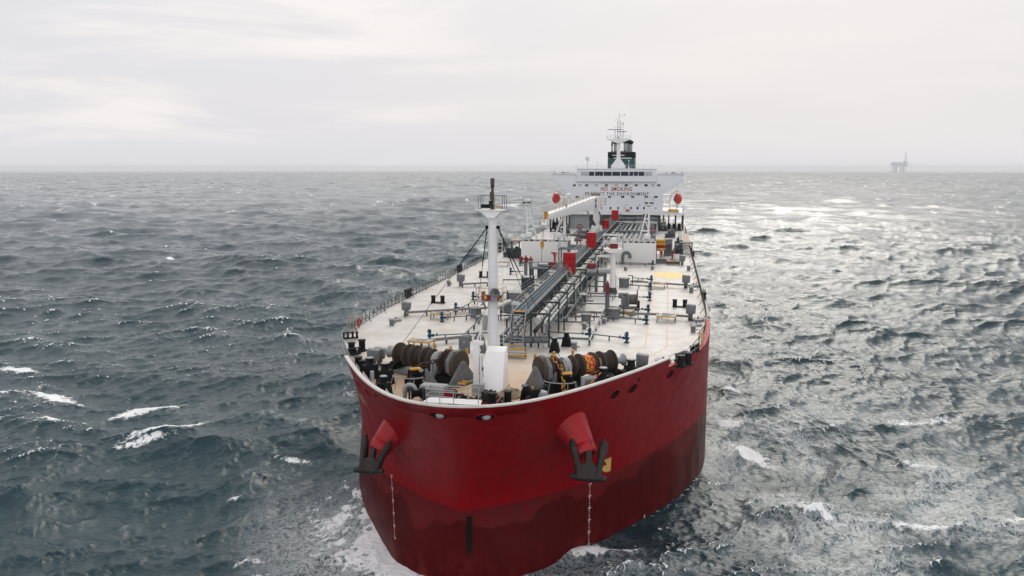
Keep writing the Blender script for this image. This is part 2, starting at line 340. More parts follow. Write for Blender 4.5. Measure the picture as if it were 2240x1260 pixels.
def tag(o, label=None, cat=None, group=None, kind=None):
    for k, v in (('label', label), ('category', cat), ('group', group), ('kind', kind)):
        if v: o[k] = v
    return o
def thing(name, label, cat, loc=(0, 0, 0), rz=0, group=None):
    o = bpy.data.objects.new(name, None); COL.objects.link(o); o.empty_display_size = .5
    o.location = loc; o.rotation_euler = (0, 0, rz); return tag(o, label, cat, group)
def dup(o, loc=None, rz=None, label=None, parent=None, scale=None):
    c = o.copy(); COL.objects.link(c)
    if parent: c.parent = parent
    if loc is not None: c.location = loc
    if rz is not None: c.rotation_euler = (0, 0, rz)
    if scale: c.scale = scale
    if label: c['label'] = label
    for ch in [x for x in o.children]: dup(ch, parent=c)
    return c
def text_mesh(txt, size, name, m, parent, loc, rot, bold=.02, spacing=1.0, xscale=1.0, thick=.01, warp=None, width=None):
    cu = bpy.data.curves.new('t', 'FONT'); cu.body = txt; cu.size = size; cu.align_x = 'CENTER'; cu.offset = bold; cu.extrude = thick; cu.space_character = spacing
    o = bpy.data.objects.new('t', cu); COL.objects.link(o)
    dg = bpy.context.evaluated_depsgraph_get(); me = bpy.data.meshes.new_from_object(o.evaluated_get(dg))
    bpy.data.objects.remove(o); bpy.data.curves.remove(cu)
    if width:
        xs_ = [v.co.x for v in me.vertices]; xscale = width / (max(xs_) - min(xs_))
    for v in me.vertices:
        v.co.x *= xscale
        if warp: v.co = warp(v.co)
    me.name = name; me.materials.clear(); me.materials.append(M[m]); ob = bpy.data.objects.new(name, me); COL.objects.link(ob); ob.parent = parent
    if loc is not None: ob.location = loc; ob.rotation_euler = rot
    return ob
# ================================================================== SETTING: sea
def smooth01(x, a, b):
    t = np.clip((x - a) / (b - a), 0, 1); return t * t * (3 - 2 * t)
LOW = [(0, 2.8), (3.3, 3.1), (6.4, 4.8), (9.4, 9.0), (14.6, 17.2), (18.5, 24.8), (21.3, 34), (22.4, 42), (22.8, 52)]
RIM = [(0, -3.75), (2.2, -3.45), (4.5, -2.45), (7.2, -0.1), (10.4, 4.1), (14.5, 10.9), (17.8, 17.4), (20, 22), (21.4, 28), (22.1, 35), (22.6, 44), (22.8, 52)]
MID = [(0, 3.0), (1.6, 3.95), (4.2, 5.65), (9.4, 10.3), (13.9, 16.4), (18.4, 25.6), (21.4, 34.5), (22.4, 42), (22.8, 52)]
def spline(pts, n, knuckle=False):
    """Catmull-Rom through pts, mirrored at the stem, resampled evenly"""
    p = [(2 * pts[0][0] - pts[1][0], 2 * pts[0][1] - pts[1][1]) if knuckle else (-pts[1][0], pts[1][1])] + list(pts) + [(2 * pts[-1][0] - pts[-2][0] * 1.0, 2 * pts[-1][1] - pts[-2][1])]
    p = np.array(p, float); o = []
    for i in range(1, len(p) - 2):
        for t in np.linspace(0, 1, 24, endpoint=False):
            a, b, c, d = p[i - 1], p[i], p[i + 1], p[i + 2]
            o.append(.5 * ((2 * b) + (c - a) * t + (2 * a - 5 * b + 4 * c - d) * t * t + (3 * b - a - 3 * c + d) * t ** 3))
    o.append(p[-2]); o = np.array(o); s = np.r_[0, np.cumsum(np.hypot(*np.diff(o, axis=0).T))]
    q = np.linspace(0, s[-1], n); return np.c_[np.interp(q, s, o[:, 0]), np.interp(q, s, o[:, 1])]
NH = 56
LOWC, RIMC, MIDC = spline(LOW, NH), spline(RIM, NH), spline(MID, NH)
LEN = 245.0
def outline(z):
    """half outline (x>=0) of the hull at height z, from the stem to the shoulder"""
    if z <= 6.5:
        s = min(1, max(0, (z - .5) / 6.0)); s = s * s * (3 - 2 * s); return LOWC * (1 - s) + MIDC * s
    s = min(1.06, (z - 6.5) / 11.6) ** 1.55
    return MIDC * (1 - s) + RIMC * s
def xoff(y, z):
    a = min(1, max(0, (15 - z) / 12)); a = a * a * (3 - 2 * a); b = min(1, max(0, (42 - y) / 32)); return -.75 * a * b * b * (3 - 2 * b)
def cascade(L, n, seed, std, lmin, lmax, lpeak, wdir, spread):
    rg = np.random.default_rng(seed); k1 = 2 * np.pi * np.fft.fftfreq(n, L / n); kx, ky = np.meshgrid(k1, k1); k = np.hypot(kx, ky); k[0, 0] = 1
    kp = 2 * np.pi / lpeak; c = (kx * math.cos(wdir) + ky * math.sin(wdir)) / k
    sp = k ** -3.6 * np.exp(-1.1 * (kp / k) ** 2) * np.where(c > 0, np.abs(c) ** spread, .04 * np.abs(c) ** spread) * (k < 2 * np.pi / lmin) * (k > 2 * np.pi / lmax)
    a = np.sqrt(sp) * (rg.normal(size=(n, n)) + 1j * rg.normal(size=(n, n))); a[0, 0] = 0
    h = np.fft.ifft2(a); q = std / h.real.std(); dx = np.fft.ifft2(-1j * kx / k * a).real * -q; dy = np.fft.ifft2(-1j * ky / k * a).real * -q
    div = np.fft.ifft2(k * a).real * -q
    return L, n, h.real * q, dx, dy, div
def samp(C, x, y, rot):
    L, n, *fs = C; c, s = math.cos(rot), math.sin(rot); u = ((x * c + y * s) / L * n) % n; v = ((-x * s + y * c) / L * n) % n
    i = u.astype(int); j = v.astype(int); fu = (u - i).astype(np.float32); fv = (v - j).astype(np.float32); i1 = (i + 1) % n; j1 = (j + 1) % n; i %= n; j %= n
    g = lambda A: A[j, i] * (1 - fu) * (1 - fv) + A[j, i1] * fu * (1 - fv) + A[j1, i] * (1 - fu) * fv + A[j1, i1] * fu * fv
    h, a, b, d = map(g, fs); return h, a * c - b * s, a * s + b * c, d
def noise2(x, y, seed, octs=4):
    rg = np.random.default_rng(seed); r = 0; am = 1; tot = 0
    for o in range(octs):
        T = rg.random((64, 64)); f = 2 ** o; a = rg.random() * 6; u = ((x * math.cos(a) + y * math.sin(a)) * f) % 64; v = ((-x * math.sin(a) + y * math.cos(a)) * f) % 64
        i = u.astype(int) % 64; j = v.astype(int) % 64; fu = u - np.floor(u); fv = v - np.floor(v); fu = fu * fu * (3 - 2 * fu); fv = fv * fv * (3 - 2 * fv); i1 = (i + 1) % 64; j1 = (j + 1) % 64
        r = r + am * (T[j, i] * (1 - fu) * (1 - fv) + T[j, i1] * fu * (1 - fv) + T[j1, i] * (1 - fu) * fv + T[j1, i1] * fu * fv); tot += am; am *= .55
    return r / tot
def sea():
    rr = [30.0]
    while rr[-1] < 26000:
        d = rr[-1]; rr.append(d + max(.24, min(.42 * d * d / 30450, 200 if d > 7000 else 15)))
    rr = np.array(rr); na = 1000; az = np.linspace(-R(62), R(46), na)
    A, Rr = np.meshgrid(az, rr); x = (CAM.x + Rr * np.sin(A)).ravel(); y = (CAM.y + Rr * np.cos(A)).ravel(); r = Rr.ravel()
    sp = np.gradient(rr)[:, None].repeat(na, 1).ravel(); sp = np.maximum(sp, r * (az[1] - az[0]))
    wd = R(-118)
    cas = [(cascade(610, 512, 3, 1.02, 10, 210, 74, wd, 3.0), .35, 15., 1.25), (cascade(211, 512, 5, .185, 2.6, 12, 11, wd + .25, 3.0), 1.1, 3.5, 1.15), (cascade(61, 512, 9, .058, .45, 2.8, 2.6, wd - .15, 2.2), 2.3, .8, 1.0)]
    h = 0; dx = 0; dy = 0; div = 0
    for C, rot, lm, chop in cas:
        C = (C[0], C[1]) + C[2:]
        w = 1 - smooth01(sp, lm * .55, lm * 2.2)
        a, b, c, d = samp(C, x, y, rot); h = h + a * w; dx = dx + b * w * chop; dy = dy + c * w * chop; div = div + d * w * chop
    # gusty groups: patches of rougher and smoother sea
    gust = .72 + .56 * noise2(x / 140, y / 220, 2, 3); h = h * gust; dx = dx * gust; dy = dy * gust
    foam = smooth01(-div, .62, .98) * smooth01(noise2(x / 30, y / 60, 8, 2), .42, .62)
    far = smooth01(r, 300, 900) * smooth01(noise2(x / 9, y / 26, 12, 3), .735, .80) * .9
    foam = np.maximum(foam, far * (r < 6000))
    wash = np.zeros_like(x)
    # breaking crests seen in the photograph: centre pixel, half length and half width in metres, slant
    for px, py, a, b, th, s in ((328, 893, 5.4, 1.1, 64, 1.1), (358, 950, 5.6, 1.5, 62, 1.1), (45, 815, 4.5, 1.4, -4, 1), (150, 868, 6, 2.2, -12, .85), (25, 870, 3.5, 1.2, 4, .7), (130, 930, 3.4, 1.6, 30, .7), (315, 975, 3.2, 1.1, 50, .7), (60, 475, 9, 1.6, 3, .8), (170, 478, 8, 1.5, 8, .9), (370, 567, 3.5, 1.3, -30, 1), (1730, 592, 6, 2, 3, 1), (1640, 565, 5, 2, 0, .6), (2010, 915, 8, 1.6, 6, .55), (2010, 1150, 4.0, 1.0, 4, .65), (1780, 1140, 4, 1.3, -20, .6), (1650, 975, 3.2, 1.2, -35, .9), (1600, 940, 3, 1.2, -30, .8), (1985, 1010, 5, .9, -14, .5), (1610, 870, 2.5, .9, 0, .8), (2220, 1150, 2.5, 1.5, 20, .6), (540, 1205, 2.2, .6, 35, .5), (560, 1240, 1.6, .7, 35, .45), (490, 1075, 2, .5, 15, .5), (1560, 480, 6, 2, 0, .5), (620, 1005, 2.6, .5, -12, .6)):
        q = P(px, py, 0); ct, st = math.cos(R(th)), math.sin(R(th)); u = ((x - q.x) * ct + (y - q.y) * st) / a; v = (-(x - q.x) * st + (y - q.y) * ct) / b
        e = np.exp(-(u * u + v * v)); foam = np.maximum(foam, s * 1.35 * e); h = h + .45 * s * np.exp(-(u * u * .7 + (v * .55) ** 2))
    # water along the hull
    near = (np.abs(x) < 75) & (y > -30) & (y < 150)
    xn, yn = x[near], y[near]; pl = LOWC; xs_ = xn + .75 * smooth01(42 - yn, 0, 32); side = np.abs(xs_)
    dmin = np.full(xn.shape, 1e9); seg = np.r_[pl, [[22.8, 150]]]
    for (x0, y0), (x1, y1) in zip(seg, seg[1:]):
        ex, ey = x1 - x0, y1 - y0; t = np.clip(((side - x0) * ex + (yn - y0) * ey) / (ex * ex + ey * ey), 0, 1); dmin = np.minimum(dmin, np.hypot(side - x0 - t * ex, yn - y0 - t * ey))
    lft = xn < 0; n1 = noise2(xn / 3.2, yn / 4.5, 21, 4); n0 = noise2(xn / 9, yn / 11, 23, 3)
    f = np.exp(-(dmin / .40) ** 2) * .42 * smooth01(n1, .3, .55)
    f = np.maximum(f, lft * np.exp(-(dmin / 6.0) ** 1.6) * smooth01(yn, 26, 14) * (.40 + .80 * smooth01(n1, .36, .60)))
    q = P(1285, 1215, 0); f = np.maximum(f, np.exp(-(((xn - q.x) / 3.4) ** 2 + ((yn - q.y) / 1.9) ** 2)) * 1.25)
    foam[near] = np.maximum(foam[near], f)
    wsh = (~lft) * smooth01(xn, 24, 30) * (1 - smooth01(xn, 48, 66)) * smooth01(n0, .36, .60) * (1 - smooth01(yn, 45, 85)) * .85
    wsh = np.maximum(wsh, (~lft) * (1 - smooth01(dmin, 4, 16)) * .45 * smooth01(n0, .3, .6))
    wsh = np.maximum(wsh, lft * (1 - smooth01(dmin, 5, 17)) * smooth01(yn, 26, 8) * .9)
    wash[near] = wsh
    damp = np.ones_like(x); damp[near] = smooth01(dmin, 0., 7) * .65 + .35
    h = h * damp; dx = dx * damp; dy = dy * damp
    q = P(1285, 1222, 0); h = h + 1.0 * np.exp(-(((x - q.x) / 2.8) ** 2 + ((y - q.y) / 1.6) ** 2))           # the little bow wave
    q = P(690, 1060, 0); h = h + .9 * np.exp(-(((x - q.x) / 5) ** 2 + ((y - q.y) / 2.2) ** 2))
    X = x + dx; Yv = y + dy; Z = h - r * r / (2 * 6.371e6)
    nr = len(rr); co = np.empty((nr * na, 3), np.float32); co[:, 0] = X; co[:, 1] = Yv; co[:, 2] = Z
    me = bpy.data.meshes.new('sea'); me.vertices.add(len(co)); me.vertices.foreach_set('co', co.ravel())
    i = np.arange(nr - 1)[:, None] * na + np.arange(na - 1)[None]; f4 = np.stack([i, i + 1, i + na + 1, i + na], -1).reshape(-1, 4)[:, ::-1].astype(np.int32)
    nf = len(f4); me.loops.add(nf * 4); me.loops.foreach_set('vertex_index', f4.ravel()); me.polygons.add(nf)
    me.polygons.foreach_set('loop_start', np.arange(nf, dtype=np.int32) * 4); me.polygons.foreach_set('use_smooth', np.ones(nf, bool)); me.update(calc_edges=True)
    for nm, ar in (('foam', foam), ('wash', wash)):
        at = me.attributes.new(nm, 'FLOAT', 'POINT'); at.data.foreach_set('value', ar.astype(np.float32))
    o = bpy.data.objects.new('sea', me); COL.objects.link(o); tag(o, 'choppy grey green open sea with scattered whitecaps', 'sea', kind='structure')
    m = bpy.data.materials.new('sea_water'); m.use_nodes = True; t = m.node_tree; Lk = t.links; b = t.nodes['Principled BSDF']
    g = N(t, 'ShaderNodeNewGeometry')
    def noise(scale, vs, det, rough=.6, dist=0., rot=0.):
        mp = N(t, 'ShaderNodeMapping'); mp.inputs['Scale'].default_value = vs; mp.inputs['Rotation'].default_value = (0, 0, rot); Lk.new(g.outputs['Position'], mp.inputs[0])
        n = N(t, 'ShaderNodeTexNoise'); n.inputs['Scale'].default_value = scale; n.inputs['Detail'].default_value = det; n.inputs['Roughness'].default_value = rough; n.inputs['Distortion'].default_value = dist; Lk.new(mp.outputs[0], n.inputs[0]); return n.outputs[0]
    def mr(i, a, b_, c=0., d=1.):
        q = N(t, 'ShaderNodeMapRange'); Lk.new(i, q.inputs[0])
        for k, v in zip((1, 2, 3, 4), (a, b_, c, d)): q.inputs[k].default_value = v
        return q.outputs[0]
    def mt(op, a, bb):
        q = N(t, 'ShaderNodeMath', operation=op)
        for k, v in ((0, a), (1, bb)):
            if isinstance(v, (int, float)): q.inputs[k].default_value = v
            else: Lk.new(v, q.inputs[k])
        return q.outputs[0]
    def mixc(f, a, c):
        q = N(t, 'ShaderNodeMix', data_type='RGBA'); Lk.new(f, q.inputs[0])
        for s_, v in ((6, a), (7, c)):
            if isinstance(v, tuple): q.inputs[s_].default_value = (*v, 1)
            else: Lk.new(v, q.inputs[s_])
        return q.outputs[2]
    af = N(t, 'ShaderNodeAttribute', attribute_name='foam').outputs['Fac']; aw = N(t, 'ShaderNodeAttribute', attribute_name='wash').outputs['Fac']
    lace = noise(.55, (1, .8, 1), 9, .68, 1.4, .5); fine = noise(1.6, (1, .7, 1), 8, .7, .6)
    ridge = mt('ABSOLUTE', mt('SUBTRACT', lace, .5), 0); ridge2 = mt('ABSOLUTE', mt('SUBTRACT', fine, .5), 0)
    solid = mr(mt('ADD', af, mt('MULTIPLY', mt('ADD', mt('SUBTRACT', fine, .5), mt('MULTIPLY', mt('SUBTRACT', lace, .5), .9)), 2.1)), .46, .80)
    veins = mt('MULTIPLY', aw, mt('MAXIMUM', mr(ridge, .055, .0), mt('MULTIPLY', mr(ridge2, .05, 0.), .7)))
    fo = mt('MINIMUM', mt('ADD', mt('MULTIPLY', solid, mr(af, .05, .25)), mt('MULTIPLY', veins, .75)), 1.0)
    deep = mixc(mr(noise(.02, (1, 1, 1), 3), .35, .65), (0.005, 0.030, 0.041), (0.008, 0.039, 0.050))
    deep = mixc(mt('MULTIPLY', aw, .55), deep, (0.10, 0.135, 0.13))
    Lk.new(mixc(fo, deep, (0.84, 0.85, 0.85)), b.inputs['Base Color'])
    Lk.new(mr(fo, 0, 1, .11, .8), b.inputs['Roughness']); b.inputs['IOR'].default_value = 1.33
    bp1 = N(t, 'ShaderNodeBump'); bp1.inputs['Strength'].default_value = .6; bp1.inputs['Distance'].default_value = .24; Lk.new(noise(.85, (.36, 1.25, 1), 8, .66, .35, .46), bp1.inputs['Height'])
    bp2 = N(t, 'ShaderNodeBump'); bp2.inputs['Strength'].default_value = .5; bp2.inputs['Distance'].default_value = 1.1; Lk.new(noise(.16, (.40, 1.3, 1), 7, .62, .3, .36), bp2.inputs['Height'])
    bp3 = N(t, 'ShaderNodeBump'); bp3.inputs['Strength'].default_value = .32; bp3.inputs['Distance'].default_value = 2.2; Lk.new(noise(.05, (.40, 1.3, 1), 6, .62, .3, .40), bp3.inputs['Height']); Lk.new(bp3.outputs[0], bp2.inputs['Normal'])
    Lk.new(bp2.outputs[0], bp1.inputs['Normal']); Lk.new(bp1.outputs[0], b.inputs['Normal'])
    me.materials.append(m)
sea()
# ================================================================== THE SHIP
SHIP = thing('tanker', 'long red hulled oil tanker with pale deck heading towards the viewer', 'ship', (0, 0, 0))
def hull_xy(z):
    o = outline(z); return [(a, b) for a, b in o]
def build_hull():
    zs = [-6, -2, 0, 1.5, 3, 4.5, 6, 7, 8, 9, 10, 11, 12, 13, 14, 15, 16, 16.6, 17.02]
    mb = MB(); rows = []
    for z in zs:
        h = hull_xy(z) + [(22.8, 80), (22.8, 120), (22.8, 160), (22.8, 200), (22.6, 225), (20.5 if z > 4 else 12, 240), (17 if z > 4 else 6, LEN)]
        full = [(-a, b) for a, b in reversed(h)] + h[1:]
        rows.append([(a + xoff(b, z), b, z) for a, b in full])
    n = len(rows[0]); vs = [p for r in rows for p in r]
    fs = [(j * n + i, j * n + i + 1, (j + 1) * n + i + 1, (j + 1) * n + i) for j in range(len(rows) - 1) for i in range(n - 1)]
    fs += [((j + 1) * n, (j + 1) * n + n - 1, j * n + n - 1, j * n) for j in range(len(rows) - 1)]
    mb.add(vs, fs); return mb.build('hull', 'hull', SHIP, ang=50)
HULL = build_hull()
def deck_edge(off=0.0, z=17.0, upto=LEN):
    """deck outline offset inwards by off"""
    h = [(0, RIMC[0][1] + .9)] + [(a, b) for a, b in outline(17.0)[1:]] + [(22.8, 80), (22.8, 140), (22.8, 205), (22.6, 225), (20.5, 240), (17, LEN)]
    h = outline(17.0).tolist() + h[NH:]
    p = np.array(h); d = np.gradient(p, axis=0); d /= np.hypot(*d.T)[:, None]; nrm = np.c_[-d[:, 1], d[:, 0]]
    p = p + nrm * off; p[0, 0] = 0
    return [(max(0, a), b) for a, b in p]
def both(h): return [(-a, b) for a, b in reversed(h)] + h[1:]
e = deck_edge(.05); mb = MB(); pl = both(e); mb.add([(a, b, 17.0) for a, b in pl], [tuple(range(len(pl)))])
DECK = mb.build('deck', 'deck', SHIP, smooth=False)
# gunwale bar along the open deck edge, and the raised white-capped bulwark round the bow
def strip(h0, h1, z0, z1, sel):
    """closed section swept along both offset outlines: outer h0, inner h1"""
    return [(a, b) for (a, b) in zip(h0, h1) if sel(a)]
BW_END = 17.6
def bulwark():
    lo = outline(17.02); hi = outline(18.12); k = [i for i in range(NH) if hi[i][1] < BW_END]; kl = [i for i in k if hi[i][1] < 11.8]
    d = np.gradient(hi, axis=0); d /= np.hypot(*d.T)[:, None]; nr = np.c_[-d[:, 1], d[:, 0]]
    mb = MB(); cap = MB()
    def sec(i, sgn):
        o0, o1 = lo[i], hi[i]; inn = hi[i] + nr[i] * .42; inb = lo[i] + nr[i] * .42
        return [(sgn * o0[0], o0[1], 17.02), (sgn * o1[0], o1[1], 18.12), (sgn * (o1[0] + nr[i][0] * .14), o1[1] + nr[i][1] * .14, 18.12), (sgn * (o0[0] + nr[i][0] * .14), o0[1] + nr[i][1] * .14, 17.02)]
    def csec(i, sgn):
        a = hi[i] - nr[i] * .04; b = hi[i] + nr[i] * .36
        return [(sgn * a[0], a[1], 18.125), (sgn * a[0], a[1], 18.26), (sgn * b[0], b[1], 18.26), (sgn * b[0], b[1], 18.125)]
    idx = [(i, -1) for i in reversed(kl)] + [(i, 1) for i in k[1:]]
    for m_, fn in ((mb, sec), (cap, csec)):
        vs = []; fs = []
        for i, s in idx: vs += fn(i, s)
        n = len(idx)
        for j in range(n - 1):
            for q in range(4): fs.append((j * 4 + q, j * 4 + (q + 1) % 4, (j + 1) * 4 + (q + 1) % 4, (j + 1) * 4 + q))
        fs += [(0, 1, 2, 3), tuple((n - 1) * 4 + q for q in (3, 2, 1, 0))]
        m_.add(vs, fs)
    b = mb.build('bulwark', 'hull', SHIP, ang=50); cap.build('rim_cap', 'rim', b, ang=50)
    # stiffeners inside
    for i, s in idx[::3]:
        st = MB(); o = lo[i] + nr[i] * .2; q = lo[i] + nr[i] * .9; st.prism([(0, 0), (1, 0), (0, 1)], (s * o[0], o[1], 17.01), (s * (q[0] - o[0]), q[1] - o[1], 0), (0, 0, 1.05), (0.04, 0.04, 0)); st.build('bulwark_bracket', 'white', b)
    return b
BULW = bulwark()
def gunwale():
    h = deck_edge(0.02); h2 = deck_edge(.50)
    for nm, m_, a, b, w0, z1 in (('gunwale_lip', 'lip', BW_END, 46, .02, 17.10), ('gunwale_bar', 'lightgrey', 46, 204, .02, 17.28)):
        for s in (-1, 1):
            mb = MB(); q = [(p, r) for p, r in zip(h, h2) if (a if s > 0 else min(a, 46 if a == 46 else 11.8)) - .6 <= p[1] <= b + .1]
            if a == 46: q = [((22.74, 46.2), (22.35, 46.2)), ((22.78, 60), (22.4, 60)), ((22.78, 120), (22.4, 120)), ((22.78, 204), (22.4, 204))]
            vs = []; fs = []
            for p, r in q: vs += [(s * p[0], p[1], 17.005), (s * p[0], p[1], z1), (s * r[0], r[1], z1), (s * r[0], r[1], 17.005)]
            n = len(q)
            for j in range(n - 1):
                for k in range(4): fs.append((j * 4 + k, j * 4 + (k + 1) % 4, (j + 1) * 4 + (k + 1) % 4, (j + 1) * 4 + k))
            fs += [(0, 1, 2, 3), tuple((n - 1) * 4 + k for k in (3, 2, 1, 0))]
            mb.add(vs, fs); mb.build(nm, ('red' if s > 0 else 'lightgrey') if m_ == 'lip' else m_, HULL)
gunwale()
# ---- things on the hull: chocks, hawse pipes, anchors, marks
def hull_hit(px, py):
    """where the photo ray meets the hull side; returns point, outward normal, horizontal tangent"""
    d = ray(px, py); best = None
    t = 50.0
    def inside(q):
        o = outline(q.z); xs = o[:, 0]; ys = o[:, 1]
        x_ = abs(q.x - xoff(q.y, q.z)); return q.y > np.interp(x_, xs, ys) and x_ < 22.8
    while t < 140:
        q = CAM + d * t
        if inside(q): break
        t += .05
    for _ in range(6):
        t -= .01; q2_ = CAM + d * t
        if inside(q2_): q = q2_
    a = abs(q.x - xoff(q.y, q.z)); o = outline(q.z); o2 = outline(q.z + .3); s = 1 if q.x >= 0 else -1
    y0 = np.interp(a - .15, o[:, 0], o[:, 1]); y1 = np.interp(a + .15, o[:, 0], o[:, 1]); yz = np.interp(a, o2[:, 0], o2[:, 1]) - np.interp(a, o[:, 0], o[:, 1])
    tx = Vector((.3, s * (y1 - y0), 0)).normalized(); tz = Vector((0, yz, .3)).normalized(); nn = tx.cross(tz).normalized()
    if nn.y > 0: nn = -nn
    return q, nn, tx
def chock(px, py, w, h, pale):
    q, nn, tx = hull_hit(px, py); up = nn.cross(tx).normalized()
    if up.z < 0: up = -up
    r = MB(); r.ring(q + nn * .0, 1, .085, nn, 26, 8, w * 1.06, h * 1.08, u=tx); c = r.build('mooring_chock', 'hull', HULL)
    d = MB(); k = 22
    d.add([q + nn * .045 + tx * math.cos(6.2832 * i / k) * w + up * math.sin(6.2832 * i / k) * h for i in range(k)], [tuple(range(k))])
    d.build('chock_opening', 'blackbed', c, smooth=False)  # flat black disc painted for the dark inside of the chock
    if pale:
        e2 = MB(); e2.X = Matrix.Translation(q + nn * .0 + tx * w * .15 + up * h * .05); e2.ball((0, 0, 0), 1, 12, w * .5, .28, h * .62); e2.build('chock_roller', 'lightgrey', c)
for a in ((960, 908, .78, .46, 1), (1060, 912, .80, .46, 1), (1345, 862, .62, .50, 0), (1384, 849, .62, .50, 0), (1466, 818, .60, .48, 0), (783, 840, .6, .36, 0), (803, 856, .62, .36, 0)): chock(*a)
def hawse(side, tip_px, base_px, crown_label):
    qb, nb, tb = hull_hit(*base_px)                     # upper edge of the cone where it leaves the hull
    dt = ray(*tip_px); s = side
    q, nn, tx = hull_hit(*tip_px)
    t = (q - CAM).length / dt.length * .925; tip = CAM + dt * t
    ax = Vector((s * .43, -.60, -.72)).normalized() if s > 0 else Vector((-.46, -.46, -.82)).normalized()
    base = tip - ax * 6.2
    mb = MB()
    uu, ww, dd = basis(ax); sh = Vector((-s * .75, .1, -.65)); n = 32; vs = []
    rings = [(2.35, 1.9, 1.05), (1.95, 2.7, .70), (1.45, 4.0, .28), (1.16, 5.2, .06), (1.08, 5.55, 0), (1.04, 5.6, 0), (1.10, 5.66, 0), (1.06, 6.3, 0), (.98, 6.45, 0), (.80, 6.45, 0), (.72, 5.6, 0)]
    for r_, t_, k_ in rings:
        for i in range(n): an = 2 * math.pi * i / n; vs.append(base + ax * t_ + sh * k_ + (uu * math.cos(an) + ww * math.sin(an)) * r_)
    mb.add(vs, [(j * n + i, j * n + (i + 1) % n, (j + 1) * n + (i + 1) % n, (j + 1) * n + i) for j in range(len(rings) - 1) for i in range(n)])
    c = mb.build('hawse_pipe', 'hullred', HULL, ang=50)
    hb = MB(); hb.lathe([(.74, 5.65), (.74, 5.7)], base, ax, 20); hb.build('pipe_mouth', 'blackbed', c)  # black disc paints the darkness inside the pipe
    # anchor: crown, two flukes folded up along the pipe, shank inside it
    A = thing('anchor', crown_label, 'anchor', tip, 0, 'stockless anchors at the bow')
    z = Vector((-s * .05, .60, .80)).normalized(); x = Vector((1, s * .30, 0)).normalized(); y = z.cross(x).normalized(); x = y.cross(z).normalized()
    if y.y > 0: y = -y
    T = Matrix((x, y, z)).transposed().to_4x4(); T = T @ Matrix.Scale(1.0, 4); T.translation = ax * .55 + y * .62 + z * .25
    k = MB(); k.X = T; k.prism([(-.3, -1.9), (.3, -1.9), (.22, 1.0), (-.22, 1.0)], (0, -.2, 0), (1, 0, 0), (0, 0, 1), (0, .45, 0)); k.build('shank', 'anchor', A, bevel=.1)
    cr_ = MB(); cr_.X = T
    cr_.lathe([(.16, -1.62), (.27, -1.5), (.24, -1.15), (.36, -.8), (.36, .8), (.24, 1.15), (.27, 1.5), (.16, 1.62)], (0, 0, -2.12), (1, 0, 0), 14)
    cr_.prism([(-.72, -2.3), (.72, -2.3), (.66, -1.2), (.40, -.95), (-.40, -.95), (-.66, -1.2)], (0, -.30, 0), (1, 0, 0), (0, 0, 1), (0, .6, 0))
    cr_.cyl((-.6, -.32, -1.7), (.6, -.32, -1.7), .16, n=10)
    cr_.build('crown', 'anchor', A, bevel=.05)
    for sx in (-1, 1):
        fl = MB(); fl.X = T
        pth = [(.80, .0, -2.2, .40, .42), (.82, -.02, -1.6, .36, .40), (.96, -.06, -.9, .33, .36), (1.16, -.10, -.1, .34, .32), (1.30, -.12, .55, .46, .26), (1.36, -.10, 1.0, .34, .18), (1.30, -.08, 1.45, .05, .05)]
        n = 12; vs = []
        for cx_, cy_, cz_, rx, ry in pth:
            for i in range(n): t_ = 2 * math.pi * i / n; vs.append((sx * (cx_ + rx * math.cos(t_)), cy_ + ry * math.sin(t_), cz_))
        fs = [(j * n + i, j * n + (i + 1) % n, (j + 1) * n + (i + 1) % n, (j + 1) * n + i) for j in range(len(pth) - 1) for i in range(n)] + [tuple(range(n)), tuple((len(pth) - 1) * n + i for i in range(n))]
        fl.add(vs, fs); fl.cyl((sx * .62, -.42, -2.0), (sx * 1.12, -.50, .5), .10, .07, 8); fl.build('fluke', 'anchor', A, ang=60)
M['hullred'] = mat('hawse_red', (0.34, 0.006, 0.012), .35, (.10, .012, .012), .5, .9, .5, spec=.3)
hawse(-1, (832, 980), (845, 905), 'black stockless anchor in the left hawse pipe over the wash')
hawse(1, (1280, 990), (1275, 918), 'black stockless anchor hanging beside the yellow bow mark')
def hull_point(x, z, out=.03):
    o = outline(z); y = np.interp(abs(x), o[:, 0], o[:, 1]); return Vector((x, y - out, z))
def draft(pxs, s):
    """column of painted draught figures following the hull plate"""
    (xa, ya), (xb, yb) = pxs; k = MB(); q0, n0, t0 = hull_hit(xa, ya); q1, n1, t1 = hull_hit(xb, yb)
    me_parts = []
    top = 16; zt, zb = q0.z, q1.z; n = 26
    holder = None
    for i in range(n):
        f_ = i / (n - 1); q, nn, tx = hull_hit(xa + (xb - xa) * f_, ya + (yb - ya) * f_)
        txt = f'{top - i // 5}M' if i % 5 == 0 else str(10 - 2 * (i % 5))
        up = nn.cross(tx).normalized()
        if up.z < 0: up = -up
        def warp(c, q=q, nn=nn, tx=tx, up=up): return q + nn * (.035 + c.z) + tx * c.x + up * c.y
        ob = text_mesh(txt, .23, 'draft_figure', 'mark_white', HULL, None, None, .008, 1.0, 1.0, .004, warp)
        me_parts.append(ob)
    # one part per column of figures
    bm = bmesh.new()
    for ob in me_parts: bm.from_mesh(ob.data)
    me = bpy.data.meshes.new('draft_marks'); bm.to_mesh(me); bm.free(); me.materials.append(M['mark_white'])
    for ob in me_parts: d = ob.data; bpy.data.objects.remove(ob); bpy.data.meshes.remove(d)
    o = bpy.data.objects.new('draft_marks', me); COL.objects.link(o); o.parent = HULL
draft(((857, 1042), (864, 1178)), -1); draft(((1290, 1060), (1287, 1192)), 1)
def decal(name, pts_px, m_):
    c = [hull_hit(a, b) for a, b in pts_px]; mb = MB(); mb.add([q + n * .03 for q, n, t in c], [tuple(range(len(c)))]); return mb.build(name, m_, HULL, smooth=False)
